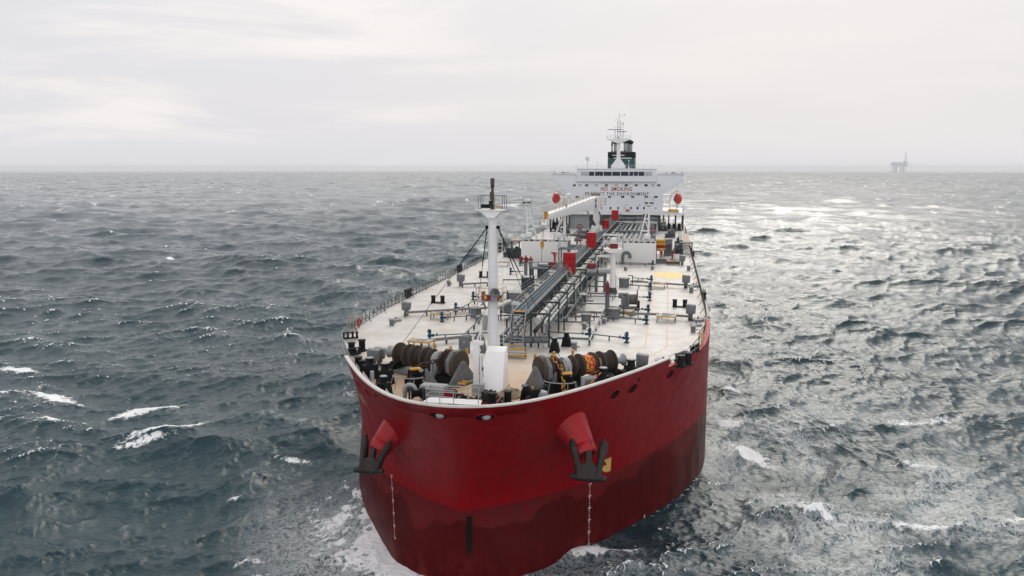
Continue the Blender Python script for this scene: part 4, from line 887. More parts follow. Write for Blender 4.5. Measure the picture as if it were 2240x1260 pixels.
# ------------------------------------------------------------------ windlasses
def windlass(o, rz, fy, label, ropes):
    """axis along local +X from the chain wheel outwards; fy = sign of the local Y that faces the bow"""
    T = thing('windlass', label, 'windlass', o, rz, 'anchor windlasses on the foredeck'); ZA = 1.75
    X1 = lambda m, a, b, r, r2=None, n=22: m.cyl((a, 0, ZA), (b, 0, ZA), r, r2, n)
    b = MB(); b.bx(-.4, 2.9, -1.5, 1.5, 0, .22); b.bx(3.0, 9.6, -1.15, 1.15, 0, .30); b.build('bed_plate', 'grey', T, bevel=.03)
    for xx, w in ((4.35, .5), (9.05, .7)): b = MB(); b.prism([(-1.5, .30), (1.5, .30), (.45, .95), (-.45, .95)], (xx - w / 2, 0, 0), (0, 1, 0), (0, 0, 1), (w * 1.3, 0, 0)); b.build('bearing_stool', 'blackbed', T)
    b = MB(); b.prism([(-1.9, .02), (1.7, .02), (1.2, .75), (-1.3, .75)], (.3, 0, 0), (0, 1, 0), (0, 0, 1), (2.4, 0, 0)); b.build('bearing_stool', 'blackbed', T)
    # side frame of the chain wheel: two legs and an octagonal brake band housing
    f = MB()
    f.prism([(fy * 2.15, .05), (-fy * 1.9, .05), (-fy * 1.7, .35), (-fy * .35, 1.75), (fy * .35, 1.75), (fy * 1.95, .4)], (.18, 0, 0), (0, 1, 0), (0, 0, 1), (.12, 0, 0))
    for xx in (.25, 2.75):
        f.prism([(fy * 2.1, .05), (fy * 1.6, .05), (fy * .0, 1.3), (-fy * 1.5, .05), (-fy * 2.0, .05), (-fy * .35, 2.0), (fy * .35, 2.0)], (xx, 0, 0), (0, 1, 0), (0, 0, 1), (.2, 0, 0))
        f.cyl((xx - .12, 0, ZA), (xx + .3, 0, ZA), .42, n=14)
    f.build('side_frame', 'grey', T, bevel=.03)
    oc = [(1.42 * math.cos(math.pi / 8 + i * math.pi / 4), ZA + 1.42 * math.sin(math.pi / 8 + i * math.pi / 4)) for i in range(8)]
    h = MB(); h.prism(oc, (.95, 0, 0), (0, 1, 0), (0, 0, 1), (.42, 0, 0)); h.build('brake_housing', 'grey', T, bevel=.06)
    h = MB(); X1(h, .62, .94, 1.30); X1(h, .50, .62, .8); X1(h, .36, .5, .5); h.build('brake_disc', 'rustbrown', T)
    c = MB(); c.lathe([(1.12, 0), (1.15, .15), (.72, .32), (.72, .62), (1.15, .8), (1.12, .95)], (1.6, 0, ZA), (1, 0, 0), 24); c.build('chain_wheel', 'chainrust', T)
    g = MB(); X1(g, 3.15, 3.55, .96); X1(g, 3.55, 3.75, .88); g.bx(3.0, 3.9, -.5, .5, .3, 1.2); g.bx(2.9, 4.0, -.9, .9, .3, .62); g.build('gear_case', 'lightgrey', T, bevel=.04)
    s = MB(); X1(s, .1, 9.7, .19, n=12); s.build('main_shaft', 'grey', T)
    for a, b_, r in ((4.25, 5.0, .5), (5.2, 6.45, .62), (6.75, 7.4, .5), (7.6, 8.75, .6)):
        d = MB(); X1(d, a, b_, r * .8); X1(d, a - .05, a + .03, 1.06); X1(d, b_ - .03, b_ + .05, 1.12)
        D = d.build('mooring_drum', 'rustbrown', T)
        k = ropes.pop(0)
        if k:
            rp_ = MB(); n = max(3, int((b_ - a - .1) / .13))
            prof = [(r * .8, .0)] + [(r * k[1] + (.035 if i % 2 else -.02), .02 + i * (b_ - a - .12) / n) for i in range(n + 1)] + [(r * .8, b_ - a - .09)]
            rp_.lathe(prof, (a + .05, 0, ZA), (1, 0, 0), 26); rp_.build('wound_rope', k[0], D)
    w = MB(); w.lathe([(.32, 0), (.34, .15), (.30, .55), (.42, .85), (.60, 1.0), (.60, 1.06), (.3, 1.06)], (9.15, 0, ZA), (1, 0, 0), 24); w.build('warping_head', 'lightgrey', T)
    mt_ = MB(); mt_.cyl((3.3, -fy * .9, 1.1), (4.6, -fy * 1.3, 1.1), .34); mt_.tube([(2.9, -fy * .2, 2.2), (3.0, fy * .5, 2.5), (3.0, fy * .95, 1.9), (3.0, fy * 1.0, .6)], .13); mt_.tube([(3.3, -fy * .2, 2.2), (3.4, fy * .55, 2.4), (3.4, fy * 1.0, 1.8), (3.4, fy * 1.05, .6)], .13); mt_.build('hydraulic_motor', 'lightgrey', T)
    for xx in (.9, 3.0, 5.1):
        hd = MB(); hd.cyl((xx, -fy * 1.25, .2), (xx, -fy * 1.25, 2.55), .085, n=8); cp = hd.build('control_post', 'bronze', T)
        hd = MB(); hd.cyl((xx, -fy * 1.25, 2.5), (xx, -fy * 1.25, 3.0), .14, n=10); hd.build('control_handle', 'yellow', cp)
    y = MB(); y.tube([(-.5, fy * 1.0, .55), (-1.2, fy * .9, .55), (-1.2, fy * 1.5, .5), (-.5, fy * 1.6, .5)], .1, 6); y.build('step_rail', 'yellow', T)
    return T
La, Lb = P(1018, 800, 18.75), P(853, 769, 18.75); lang = math.atan2(Lb.y - La.y, Lb.x - La.x)
Ra, Rb = P(1166, 812, 18.75), P(1364, 787, 18.75); rang = math.atan2(Rb.y - Ra.y, Rb.x - Ra.x)
windlass((La.x, La.y, 17.0), lang, 1, 'grey windlass with dark rope drums, left of the white housing', [('rope_dark', 1.25), ('rope_dark', 1.2), None, ('rope_dark', 1.2)]).scale = ((Lb - La).length / 10.2,) + (1, 1)
windlass((Ra.x, Ra.y, 17.0), rang, -1, 'grey windlass with a red and yellow rope drum, right of the white housing', [None, ('ropered', 1.45), ('rope_tan', 1.1), ('rope_dark', 1.5)]).scale = ((Rb - Ra).length / 10.2,) + (1, 1)
def chain(pts, m_, label, L=.62):
    pts = [Vector(p) for p in pts]; out_ = []; acc = 0
    for a, b in zip(pts, pts[1:]):
        D = (b - a).length
        while acc <= D: out_.append((a.lerp(b, acc / D), (b - a).normalized())); acc += L * .74
        acc -= D
    mb = MB()
    for i, (p, d) in enumerate(out_):
        u, w, _ = basis(d); nn = (u + w).normalized() if i % 2 else (u - w).normalized()
        ww = nn.cross(d)
        loop = [p + d * (L * .5 * math.cos(2 * math.pi * k / 12)) + ww * (L * .30 * math.sin(2 * math.pi * k / 12)) for k in range(12)]
        mb.tube(loop, L * .105, 6, True)
    o = mb.build('anchor_chain', m_); tag(o, label, 'chain', 'anchor chains on the foredeck'); return o
def loc(o, rz, x, y, z, sx=1): return Vector((o[0] + math.cos(rz) * x * sx - math.sin(rz) * y, o[1] + math.sin(rz) * x * sx + math.cos(rz) * y, o[2] + z))
lw = lambda x, y, z: loc((La.x, La.y, 17), lang, x, y, z, (Lb - La).length / 10.2); rw = lambda x, y, z: loc((Ra.x, Ra.y, 17), rang, x, y, z, (Rb - Ra).length / 10.2)
sl_ = P(905, 850); sr_ = P(1237, 861)
chain([lw(2.1, -.6, 2.7), lw(2.1, .3, 2.85), lw(2.1, 1.0, 2.3), (sl_.x + .2, sl_.y + .8, 18.9), (sl_.x, sl_.y, 18.5), (sl_.x - .2, sl_.y - 1.2, 17.2)], 'chainrust', 'rusty dark anchor chain running from the left windlass to its stopper')
chain([rw(2.1, .7, 2.5), rw(2.1, -.2, 2.9), rw(2.1, -1.0, 2.3), (sr_.x - .5, sr_.y + .9, 19.1), (sr_.x - .2, sr_.y - .1, 18.4), (sr_.x - .1, sr_.y - .6, 17.4), (sr_.x + .4, sr_.y - 1.3, 17.2)], 'chainyellow', 'yellow and red painted anchor chain by the right windlass')
def stopper(o, label, s):
    T = thing('chain_stopper', label, 'chain stopper', (o.x, o.y, 17), 0, 'chain stoppers with hoop rails')
    m = MB(); m.bx(-.85, .75, -.1, .9, 0, .9); m.cyl((-.1, .3, .2), (-.1, .3, 1.7), .62, .5, 14); m.cyl((.5, .2, 0), (.5, .2, 1.5), .2); m.build('stopper_body', 'blackbed', T, bevel=.04)
    m = MB(); m.prism([(0, 0), (1.5, 0), (.15, 1.75), (0, 1.75)], (s * .9, .6, 0), (s * .9, .15, 0), (0, 0, 1), (.05, .1, 0)); m.build('stopper_plate', 'grey', T)
    m = MB(); m.prism([(-.5, 0), (.5, .12), (.35, .3), (-.45, .18)], (.1, .0, 1.65), (1, 0, 0), (0, 0, 1), (0, .5, 0)); m.build('stopper_bar', 'yellow', T, bevel=.05)
    m = MB(); n = 16; arc = [(-.4 - .1 + 1.35 * math.cos(math.pi + math.pi * i / n) * 1.05, -.1 + .85 * math.sin(math.pi + math.pi * i / n), 1.15) for i in range(n + 1)]
    m.tube(arc, .05, 8)
    for i in (0, 5, 11, 16): p = Vector(arc[i]); m.cyl(p, (p.x * 1.15, p.y * 1.15 - .1, 0), .035, n=6)
    m.build('hoop_rail', 'lightgrey', T)
stopper(sl_, 'black chain stopper with hoop rail beside the grey deck box', 1); stopper(sr_, 'black chain stopper with hoop rail under the yellow and red chain', -1)
# ------------------------------------------------------------------ small deck gear: one of each, then copies
def place(proto, items, P_=P):
    for i, it in enumerate(items):
        q, lab = it[0], it[1]; rz = it[2] if len(it) > 2 else 0; sc = it[3] if len(it) > 3 else 1
        o = proto if i == 0 else dup(proto)
        o.location = q; o.rotation_euler = (0, 0, rz); o['label'] = lab; o.scale = (sc, sc, sc)
def bitts():
    T = thing('bitts', '', 'bollard', group='black twin bitts on the deck'); m = MB(); m.bx(-1.05, 1.05, -.42, .42, 0, .16); m.build('base', 'black', T, bevel=.03)
    for s in (-1, 1): m = MB(); m.lathe([(.33, .16), (.31, .3), (.31, 1.0), (.38, 1.03), (.38, 1.12), (.28, 1.14)], (s * .72, 0, 0), n=16); m.build('post', 'black', T)
    return T
place(bitts(), [(P(958, 663), 'black twin bitts on the open left deck, nearer of two', -.05), (P(1060, 607), 'black twin bitts behind the foremast platform', -.05), (P(1487, 672), 'black twin bitts on the right deck by the mooring winch', .03), (P(1470, 511), 'black twin bitts on the right deck near the poop front', 0, 1.0), (P(1210, 507), 'black twin bitts on the left deck near the poop front', 0, 1.0),
  (P(790, 812), 'black twin bitts tucked inside the left bulwark', -.9, 1.15), (P(1497, 800), 'black twin bitts at the end of the right bulwark', 1.05, 1.1), (P(781, 771), 'black twin bitts by the left gap in the rail', 1.2, 1.15), (P(1094, 885), 'black twin bitts beside the tan rope pile at the bow', .6, 1.0), (P(1375, 833), 'black twin bitts partly hidden by the right bulwark rim', .8, 1.0)])
def pedestal():
    T = thing('roller_pedestal', '', 'fairlead', group='black pedestal rollers on the foredeck')
    m = MB(); m.prism([(-.72, 0), (.72, 0), (.46, 1.35), (-.46, 1.35)], (0, -.6, 0), (1, 0, 0), (0, 0, 1), (0, 1.2, 0)); m.build('pedestal', 'black', T, bevel=.05)
    m = MB(); m.lathe([(.44, 1.36), (.38, 1.42), (.36, 1.8), (.44, 1.9), (.44, 1.97), (.3, 1.99)], n=18); m.build('roller', 'black', T)
    m = MB(); m.lathe([(.36, 1.99), (.34, 2.04), (.1, 2.06)], n=18); m.build('roller_cap', 'lightgrey', T)
    return T
place(pedestal(), [(P(810, 827), 'black roller pedestal between the left bitts and another pedestal', -.6), (P(843, 840), 'tall black roller pedestal with grey cap on the left foredeck', -.3), (P(840, 866), 'black roller pedestal half hidden behind the left bulwark rim', -.2, .9), (P(1319, 851), 'black roller pedestal guiding the red and yellow rope', .3), (P(1380, 831), 'black roller pedestal beside the grey box on the right foredeck', .5), (P(1213, 770), 'small black roller pedestal behind the right windlass posts', 0, .8), (P(1239, 757), 'small black roller pedestal aft of the right rope drums', 0, .8)])
def jbox():
    T = thing('junction_box', '', 'electrical box', group='grey boxes on posts'); m = MB(); m.bx(-.22, .22, -.18, .18, 0, .7); m.build('post', 'grey', T)
    m = MB(); m.prism([(-.45, .65), (.45, .65), (.52, 1.5), (-.45, 1.6)], (0, -.4, 0), (1, 0, 0), (0, 0, 1), (0, .75, 0)); m.build('cabinet', 'grey', T, bevel=.06)
    return T
place(jbox(), [(P(817, 805), 'grey box on a post, front one of the pair by the left windlass', .2, 1.25), (P(831, 800), 'grey box on a post, rear one of the pair by the left windlass', .2, 1.2), (P(1404, 815), 'grey box on a post on the right foredeck beside the bulwark', -.1, 1.2), (P(889, 690), 'grey box at the left rail end of the nearer pipe tray', 0, 1.2), (P(1008, 626), 'grey box at the left rail end of the farther pipe tray', 0, 1.3), (P(1510, 700), 'tall grey box at the right end of the nearer pipe tray', 0, 1.35), (P(1500, 630), 'grey box at the right end of the farther pipe tray', 0, 1.4), (P(1492, 580), 'small grey box near the crewmen by the right rail', 0, 1.3)])
def vent():
    T = thing('deck_vent', '', 'vent', group='grey round tank vents'); m = MB(); m.lathe([(.30, 0), (.30, .72)], n=14); m.cyl((.3, 0, .35), (.6, 0, .35), .08, n=8); m.build('pipe', 'grey', T)
    m = MB(); m.lathe([(.30, .72), (.40, .74), (.40, .86), (.3, .92)], n=14); m.build('cap', 'lightgrey', T); return T
place(vent(), [(P(857, 712), 'grey tank vent on the left deck near the rail'), (P(982, 625), 'grey tank vent beside the left rail at the farther tray'), (P(1045, 703), 'grey tank vent just left of the foremast', 0, .8), (P(1278, 720), 'grey tank vent on the bare deck right of the catwalk stair', 0, .9), (P(1256, 765), 'grey tank vent behind the right windlass drums'), (P(1321, 708), 'low grey tank vent right of the grey red topped riser', 0, .8), (P(1516, 727), 'grey tank vent at the right deck edge'), (P(1512, 640), 'grey tank vent at the right edge near the farther tray', 0, 1.1), (P(1506, 592), 'grey tank vent at the right edge near the yellow circle', 0, 1.1), (P(1421, 645), 'low grey tank vent near the mooring winch', 0, .8), (P(1368, 592), 'low grey vent on the deck before the right white screen', 0, .9), (P(1427, 590), 'low grey vent beside the yellow circle', 0, .9), (P(1048, 738), 'small grey vent by the left slotted plates', 0, .8)])
def hatch():
    T = thing('tank_hatch', '', 'hatch', group='flat round hatches'); m = MB(); m.lathe([(.80, 0), (.80, .22), (.9, .24), (.9, .32), (.1, .36)], n=22); m.build('coaming', 'lightgrey', T)
    m = MB(); m.cyl((0, 0, .3), (0, 0, .6), .16, .08); m.cyl((.4, 0, .3), (.4, 0, .5), .06); m.build('latch', 'bronze', T); return T
place(hatch(), [(P(1451, 793), 'flat round hatch alone on the right foredeck'), (P(866, 702), 'flat round hatch by the left rail', 0, .9), (P(1527, 702), 'flat round hatch beside the right end of the nearer pipe tray'), (P(1523, 712), 'flat round hatch at the right deck edge', 0, .9), (P(1517, 627), 'flat round hatch beside the right rail by the farther box', 0, 1.1), (P(1382, 688), 'flat round hatch before the mooring winch', 0, .85), (P(1396, 617), 'flat round hatch left of the yellow circle', 0, .9)])
def tub():
    T = thing('tank_dome', '', 'tank dome', group='grey tank hatch domes'); m = MB(); m.lathe([(.78, 0), (.78, 1.25)], n=20); m.build('trunk', 'grey', T)
    m = MB(); m.lathe([(.78, 1.25), (.92, 1.27), (.92, 1.42), (.2, 1.52)], n=20); m.build('lid', 'grey', T)
    m = MB(); m.tube([(.8, .5, .2), (1.25, .5, .2), (1.25, .5, 1.75), (.6, .3, 1.75)], .09, 6); m.build('lid_davit', 'darkgrey', T); return T
place(tub(), [(P(1041, 694), 'grey round tank dome left of the foremast', 0, .95), (P(1343, 697), 'grey round tank dome beside the red topped riser'), (P(1365, 628), 'grey round tank dome between the pipe post and the farther tray', 0, 1.1), (P(1282, 705), 'grey tank dome right of the small pipes', 0, .8), (P(1382, 577), 'grey tank dome before the right white screen', 0, 1.1), (P(1190, 570), 'grey tank dome before the left white screen', 0, 1.1)])
def goose(o, label, sc, m_='lightgrey'):
    T = thing('gooseneck_vent', label, 'vent', o, 0, 'curved ventilators'); m = MB(); m.tube([(0, 0, 0), (0, 0, 1.3)] + [(.55 - .55 * math.cos(a), 0, 1.3 + .55 * math.sin(a)) for a in np.linspace(.2, math.pi, 9)] + [(1.1, 0, 1.05)], .22, 12); m.build('neck', m_, T)
    m = MB(); m.cyl((0, 0, 0), (0, 0, .12), .38); m.cyl((1.1, 0, 1.05), (1.1, 0, .98), .27); m.build('flange', m_, T); T.scale = (sc,) * 3
goose(P(1362, 578), 'grey gooseneck ventilator in front of the right white screen', 1.35, 'pipe'); goose(P(886, 880), 'stubby pale gooseneck vent inside the left bow bulwark', .85); 
def mush(o, label, sc, m_='lightgrey'):
    T = thing('mushroom_vent', label, 'vent', o, 0, 'white bell vents'); m = MB(); m.cyl((0, 0, 0), (0, 0, .7), .28, n=14); m.build('pipe', m_, T); m = MB(); m.lathe([(.52, .5), (.54, .8), (.42, 1.1), (.1, 1.24)], n=18); m.build('bell', m_, T); T.scale = (sc,) * 3
mush(P(1186, 884), 'pale bell shaped vent beside the right bow roller', 1.0)
q = P(1438, 518, 21.5); q = Vector((q.x, 111.0, 21.5)); 
def bow_roller(o, rz, label):
    T = thing('chain_roller', label, 'roller', o, rz, 'black sheave rollers at the bow')
    for yy in (-.62, .62): m = MB(); m.prism([(-.75, 0), (.75, 0), (.55, 1.1), (.3, 1.45), (-.3, 1.45), (-.55, 1.1)], (0, yy - .08, 0), (1, 0, 0), (0, 0, 1), (0, .16, 0)); m.build('cheek', 'black', T, bevel=.03)
    m = MB(); m.lathe([(.55, 0), (.28, .35), (.28, .6), (.55, .95)], (0, -.48, .95), (0, 1, 0), 20); m.build('sheave', 'blackbed', T)
    m = MB(); m.tube([(.6, 0, .6), (1.4, .3, 1.0), (2.0, .4, 1.0)], .2, 8); m.ball((2.0, .4, 1.0), .32, 10); m.build('lever', 'black', T)
bow_roller(P(912, 884), 1.9, 'black sheave roller left of the grey deck box at the bow'); bow_roller(P(1162, 884), .9, 'black sheave roller at the bow with chain leading to it')
chain([P(1112, 884, 17.15), P(1135, 882, 17.15), P(1150, 876, 17.3), P(1158, 868, 18.1)], 'chainrust', 'short rusty chain lying between the black bow bitts and the right roller', .55)
def deck_box():
    T = thing('deck_box', 'large grey storage box with worn tan lid near the bow', 'storage box', P(950, 872), -.12); m = MB(); m.bx(-1.0, 1.0, -.6, .6, 0, .95); m.build('chest', 'lightgrey', T, bevel=.03); m = MB(); m.prism([(-.72, .95), (.72, .95), (.5, 1.28), (-.5, 1.28)], (-1.12, 0, 0), (0, 1, 0), (0, 0, 1), (2.24, 0, 0)); m.build('lid', 'lightgrey', T, bevel=.05)
deck_box()
def rope_pile(o, label, m_, r, h, n, seed, flat=1):
    rg = random.Random(seed); mb = MB()
    for k in range(n):
        a0 = rg.random() * 6.28; rr = r * (.25 + .75 * rg.random()); zz = .06 + h * (1 - rr / r) * rg.random() + .03; c = (rg.uniform(-.25, .25) * r, rg.uniform(-.25, .25) * r)
        pts = [(c[0] + rr * math.cos(a0 + t) * (1 + .2 * math.sin(3 * t + a0)), c[1] + rr * flat * math.sin(a0 + t) * (1 + .15 * math.cos(2 * t)), zz + .08 * math.sin(2.3 * t + k)) for t in np.linspace(0, rg.uniform(2.5, 6), 18)]
        mb.tube(pts, .05, 6)
    o2 = mb.build('rope_pile', m_, loc=o); tag(o2, label, 'rope', 'rope heaps near the bow')
rope_pile(P(1115, 866), 'loose tan rope heap beside the white housing', 'rope_tan', 1.25, .75, 26, 1); rope_pile(P(1011, 884), 'dark rope heap on a low pallet left of the davit', 'rope_dark', 1.0, 1.3, 26, 2); rope_pile(P(1068, 879), 'dark tangled rope heap right of the davit', 'rope_dark', 1.1, 1.4, 28, 3)
for q, lab in ((P(1012, 884), 'low rusty pallet under the dark rope heap left of the davit'), (P(1066, 880), 'low rusty pallet under the dark rope heap right of the davit')):
    m = MB(); 
    for k in range(5): m.bx(-1.05, 1.05, -.9 + k * .42, -.62 + k * .42, .0, .14)
    m.bx(-1.05, -.9, -.9, 1.05, .141, .26); m.bx(.9, 1.05, -.9, 1.05, .141, .26)
    tag(m.build('pallet', 'darkred', loc=q), lab, 'pallet', 'rope pallets at the bow')
T = thing('rope_drum', 'black drum wrapped in red hose behind the bow rail', 'drum', P(986, 880)); m = MB(); m.cyl((0, 0, 0), (0, 0, 1.05), .55, n=18); m.build('drum', 'black', T)
m = MB()
for k in range(4): m.ring((0, 0, .45 + k * .17), .6, .06, (.15 * (k % 2) - .07, .1, 1), 20, 6)
m.build('hose', 'red', T)
def rope_line(pts, m_, label, r=.055):
    mb = MB(); mb.tube(pts, r, 7); tag(mb.build('mooring_rope', m_), label, 'rope', 'mooring ropes led over the foredeck')
rp0 = rw(5.8, -.6, .9); pr_ = P(1319, 851)
rope_line([rp0, (pr_.x - .38, pr_.y + .25, 18.65), (pr_.x, pr_.y - .36, 18.62), (pr_.x - .2, pr_.y - .30, 18.6), P(1285, 846, 17.6), P(1262, 857, 17.25), P(1238, 866, 17.15)], 'ropered', 'red and yellow rope led from its drum round a black pedestal')
rope_line([lw(8.3, .3, 1.4), P(843, 812, 17.5), P(820, 842, 18.0)], 'rope_dark', 'thin dark rope from the left drums to the bulwark post', .04)
for q, lab in ((P(815, 849), 'slim grey post on the left bulwark rim'), (P(1275, 862), 'slim grey post with wide foot on the right bulwark rim')):
    m = MB(); m.lathe([(.34, 0), (.2, .5), (.18, 1.6), (.1, 1.62)], n=10); tag(m.build('fairlead_post', 'lightgrey', loc=q), lab, 'post', 'grey posts at the bow rim')
for i, (px, py) in enumerate(((1016, 772), (1050, 772))):
    o = P(px, py); T = thing('slotted_plate', ('tan grey plate with a round hole left of the foremast', 'tan grey sloped plate with a hole touching the foremast')[i], 'plate', o, 0, 'holed plates behind the left windlass')
    m = MB(); poly = [(-.62, 0), (.62, 0), (.62, 1.85), (-.62, 1.85)] if i == 0 else [(-.62, 0), (.80, 0), (.45, 1.85), (-.62, 1.85)]; m.prism(poly, (0, -.08, 0), (1, 0, 0), (0, 0, 1), (0, .16, 0)); m.build('plate', 'rustplate' if 'rustplate' in M else 'grey', T, bevel=.02)
    m = MB(); m.cyl((0, -.1, 1.2), (0, -.085, 1.2), .13, n=12); m.build('hole', 'lightgrey' if i == 0 else 'darkgrey', T)
# ------------------------------------------------------------------ chocks in the rail, lifebuoy, steps
def rail_roller():
    T = thing('roller_chock', '', 'fairlead', group='black roller chocks in the deck edge'); m = MB(); m.bx(-1.5, 1.5, -.3, .3, 0, .25); m.bx(-1.5, 1.5, -.25, .25, 1.15, 1.3); m.build('frame', 'black', T, bevel=.03)
    for xx in (-1.25, -.45, .45, 1.25): m = MB(); m.lathe([(.26, .25), (.2, .5), (.2, .9), (.26, 1.15)], (xx, 0, 0), n=12); m.build('roller', 'black', T)
    return T
E_ = lambda y, s=1, off=.35: Vector((s * (np.interp(y, outline(17)[:, 1], outline(17)[:, 0]) - off), y, 17.1))
place(rail_roller(), [(E_(56, -1, .3), 'black roller chock in the left rail, nearer one', math.pi / 2), (E_(88, -1, .3), 'black roller chock in the left rail beside the farther grey box', math.pi / 2), (E_(62, 1, .25), 'black roller chock in the right rail by the mooring winch', math.pi / 2), (E_(24.5, -1, .95), 'black roller chock at the left gap behind the bulwark', 1.95 - math.pi / 2 + .1, .62), (E_(16.5, -1, 1.0), 'black roller chock touching the end of the left bulwark', 1.0 + math.pi, .6), (E_(20.5, 1), 'black roller chock at the end of the right bulwark', .95, .68), (E_(24.5, 1), 'black roller chock on the red lip of the right deck edge', 1.1, .68), (E_(124, 1, .2), 'black roller chock in the right rail by the crewmen', math.pi / 2), (E_(128, -1, .2), 'row of black rollers in the left rail beyond the foremast', math.pi / 2, 1.6)])
def loop_rail(side, y0, y1, label):
    T = thing('boarding_rail', label, 'railing', (0, 0, 0), 0, 'short rails at the bulwark ends'); r = MB(); pts = [E_(y, side, .12) for y in np.linspace(y0, y1, 7)]
    r.rail(pts, 1.05, 1.4, .035, (.5, 1.0)); r.build('rail', 'lightgrey', T); return T
loop_rail(1, 17.4, 27, 'grey pipe rail along the red lip at the right bow shoulder'); loop_rail(-1, 12.0, 26, 'grey pipe rail along the gap at the left bow shoulder')
T = thing('boarding_hoops', 'rusty yellow boarding hoops on the left deck edge', 'hoops', E_(29, -1, .3)); m = MB()
for yy in (-1.4, -.4): m.tube([(0, yy, 0), (0, yy, 1.5), (.1, yy + .15, 1.8), (.35, yy + .3, 1.9), (.6, yy + .45, 1.7), (.65, yy + .5, 0)], .045, 6)
m.build('hoop', 'ochre', T)
T = thing('boarding_hoops', 'yellow boarding hoops on the right deck edge', 'hoops', E_(29.5, 1, .35)); m = MB()
for yy in (-1.2, 0): m.tube([(0, yy, 0), (0, yy, 1.3), (-.1, yy + .15, 1.5), (-.35, yy + .3, 1.5), (-.45, yy + .5, 0)], .05, 6)
m.build('hoop', 'yellow', T)
def buoy(o, label):
    m = MB(); m.ring((0, 0, .7), .38, .10, (1, -.3, 0), 22, 8); m.bx(-.05, .05, -.12, .12, 0, .35); tag(m.build('lifebuoy', 'red', loc=o), label, 'lifebuoy')
buoy(E_(31, -1, .75), 'red lifebuoy hung on the left rail near the bow')
# ------------------------------------------------------------------ pipe trays and transverse pipes with blue valves
def tray(xa, ya, xb, yb, label, z=.62):
    a, b = P(xa, ya), P(xb, yb); T = thing('pipe_tray', label, 'pipe tray', a, 0, 'low pipe trays across the deck'); d = b - a; n = max(2, int(d.length / 2.6)); u = d.normalized(); w = Vector((-u.y, u.x, 0))
    m = MB()
    for k in (-.22, .06, .30): m.cyl(w * k + Vector((0, 0, z)), d + w * k + Vector((0, 0, z)), .085, n=8)
    m.build('pipe_run', 'pipe', T)
    m = MB()
    for i in range(n + 1):
        c = d * (i / n); m.box(c + Vector((0, 0, z / 2)), (.1, .5, z)); m.box(c + Vector((0, 0, z - .12)), (.12, .95, .08))
    m.build('support', 'darkgrey', T)
    m = MB(); m.cyl(w * -.36 + Vector((0, 0, z - .1)), d + w * -.36 + Vector((0, 0, z - .1)), .05, n=6); m.build('edge_bar', 'ochre', T)
tray(886, 693, 1072, 682, 'low pipe tray from the left grey box to the foremast'); tray(922, 757, 1030, 746, 'low yellow edged pipe tray behind the left windlass'); tray(1012, 629, 1066, 626, 'low pipe tray at the farther left grey box')
tray(1215, 690, 1442, 697, 'long pipe tray from the catwalk to the right yellow step'); tray(1448, 697, 1508, 702, 'short pipe tray from the right yellow step to the tall grey box'); tray(1380, 622, 1500, 631, 'farther pipe tray leading to the right grey box'); tray(1330, 833, 1402, 815, 'low pipe tray behind the right windlass drums')
def blue_pipe():
    T = thing('drop_pipe', '', 'pipe', group='thin deck pipes ending in blue valves'); m = MB(); m.cyl((-1, 0, .6), (0, 0, .6), .075, n=8); m.build('pipe', 'pipe', T)
    m = MB(); m.cyl((0, 0, 0), (0, 0, 1.15), .14, .10, 10); m.cyl((0, 0, .15), (0, 0, .2), .26, n=12); m.cyl((0, 0, .9), (0, 0, 1.2), .2, .16, 10); m.cyl((-.3, 0, .62), (.24, 0, .62), .16, n=10); m.build('valve', 'blue', T); return T
def drop(items):
    for (xa, ya, xb, yb, lab) in items:
        a, b = P(xa, ya), P(xb, yb); d = b - a; L = d.length; T = thing('drop_pipe', lab, 'pipe', b, math.atan2(d.y, d.x), 'thin deck pipes ending in blue valves')
        m = MB(); m.cyl((-L, 0, .55), (0, 0, .55), .075, n=8); m.cyl((-.95, 0, .5), (-.8, 0, .75), .17, .1, 8); m.build('pipe', 'pipe', T)
        m = MB()
        for i in range(max(1, int(L / 2.8))): x_ = -L * (i + .5) / max(1, int(L / 2.8)); m.bx(x_ - .06, x_ + .06, -.06, .06, 0, .5)
        m.build('pipe_foot', 'darkgrey', T)
        m = MB(); m.cyl((0, 0, 0), (0, 0, .12), .32, n=12); m.cyl((0, 0, .1), (0, 0, 1.0), .15, .12, 10); m.cyl((0, 0, .85), (0, 0, 1.3), .22, .15, 10); m.cyl((-.55, 0, .55), (.24, 0, .55), .17, n=10); V_ = m.build('valve', 'blue', T)
        m = MB(); m.ring((0, -.25, 1.0), .22, .035, (0, 1, .2), 14, 5); m.build('hand_wheel', 'blue', V_)
drop([(1075, 737, 940, 744, 'thin pipe ending in a blue valve, nearest on the left deck'), (1072, 696, 967, 704, 'thin pipe ending in a blue valve by the left yellow step'), (1040, 682, 997, 682, 'short pipe with a blue valve beside the foremast platform'), (1060, 658, 1035, 656, 'short pipe with a blue valve seen just left of the foremast horn'),
  (1295, 741, 1371, 750, 'pipe ending in a blue valve, nearest on the right deck'), (1318, 700, 1414, 709, 'pipe ending in a blue valve before the right tray'), (1330, 678, 1418, 686, 'pipe ending in a blue valve in front of the mooring winch'), (1260, 655, 1421, 658, 'long thin pipe ending in a blue valve behind the mooring winch'), (1372, 629, 1423, 634, 'pipe ending in a blue valve below the yellow circle'), (1385, 614, 1425, 618, 'pipe ending in a blue valve left of the yellow circle'), (1300, 577, 1428, 583, 'thin pipe with a blue valve before the right white screen'), (1190, 735, 1290, 741, 'thicker pipe from under the catwalk to a blue valve'), (1145, 600, 1117, 600, 'short pipe with a blue valve before the two left risers'), (1150, 580, 1138, 581, 'short pipe with a blue valve near the left white screen')])
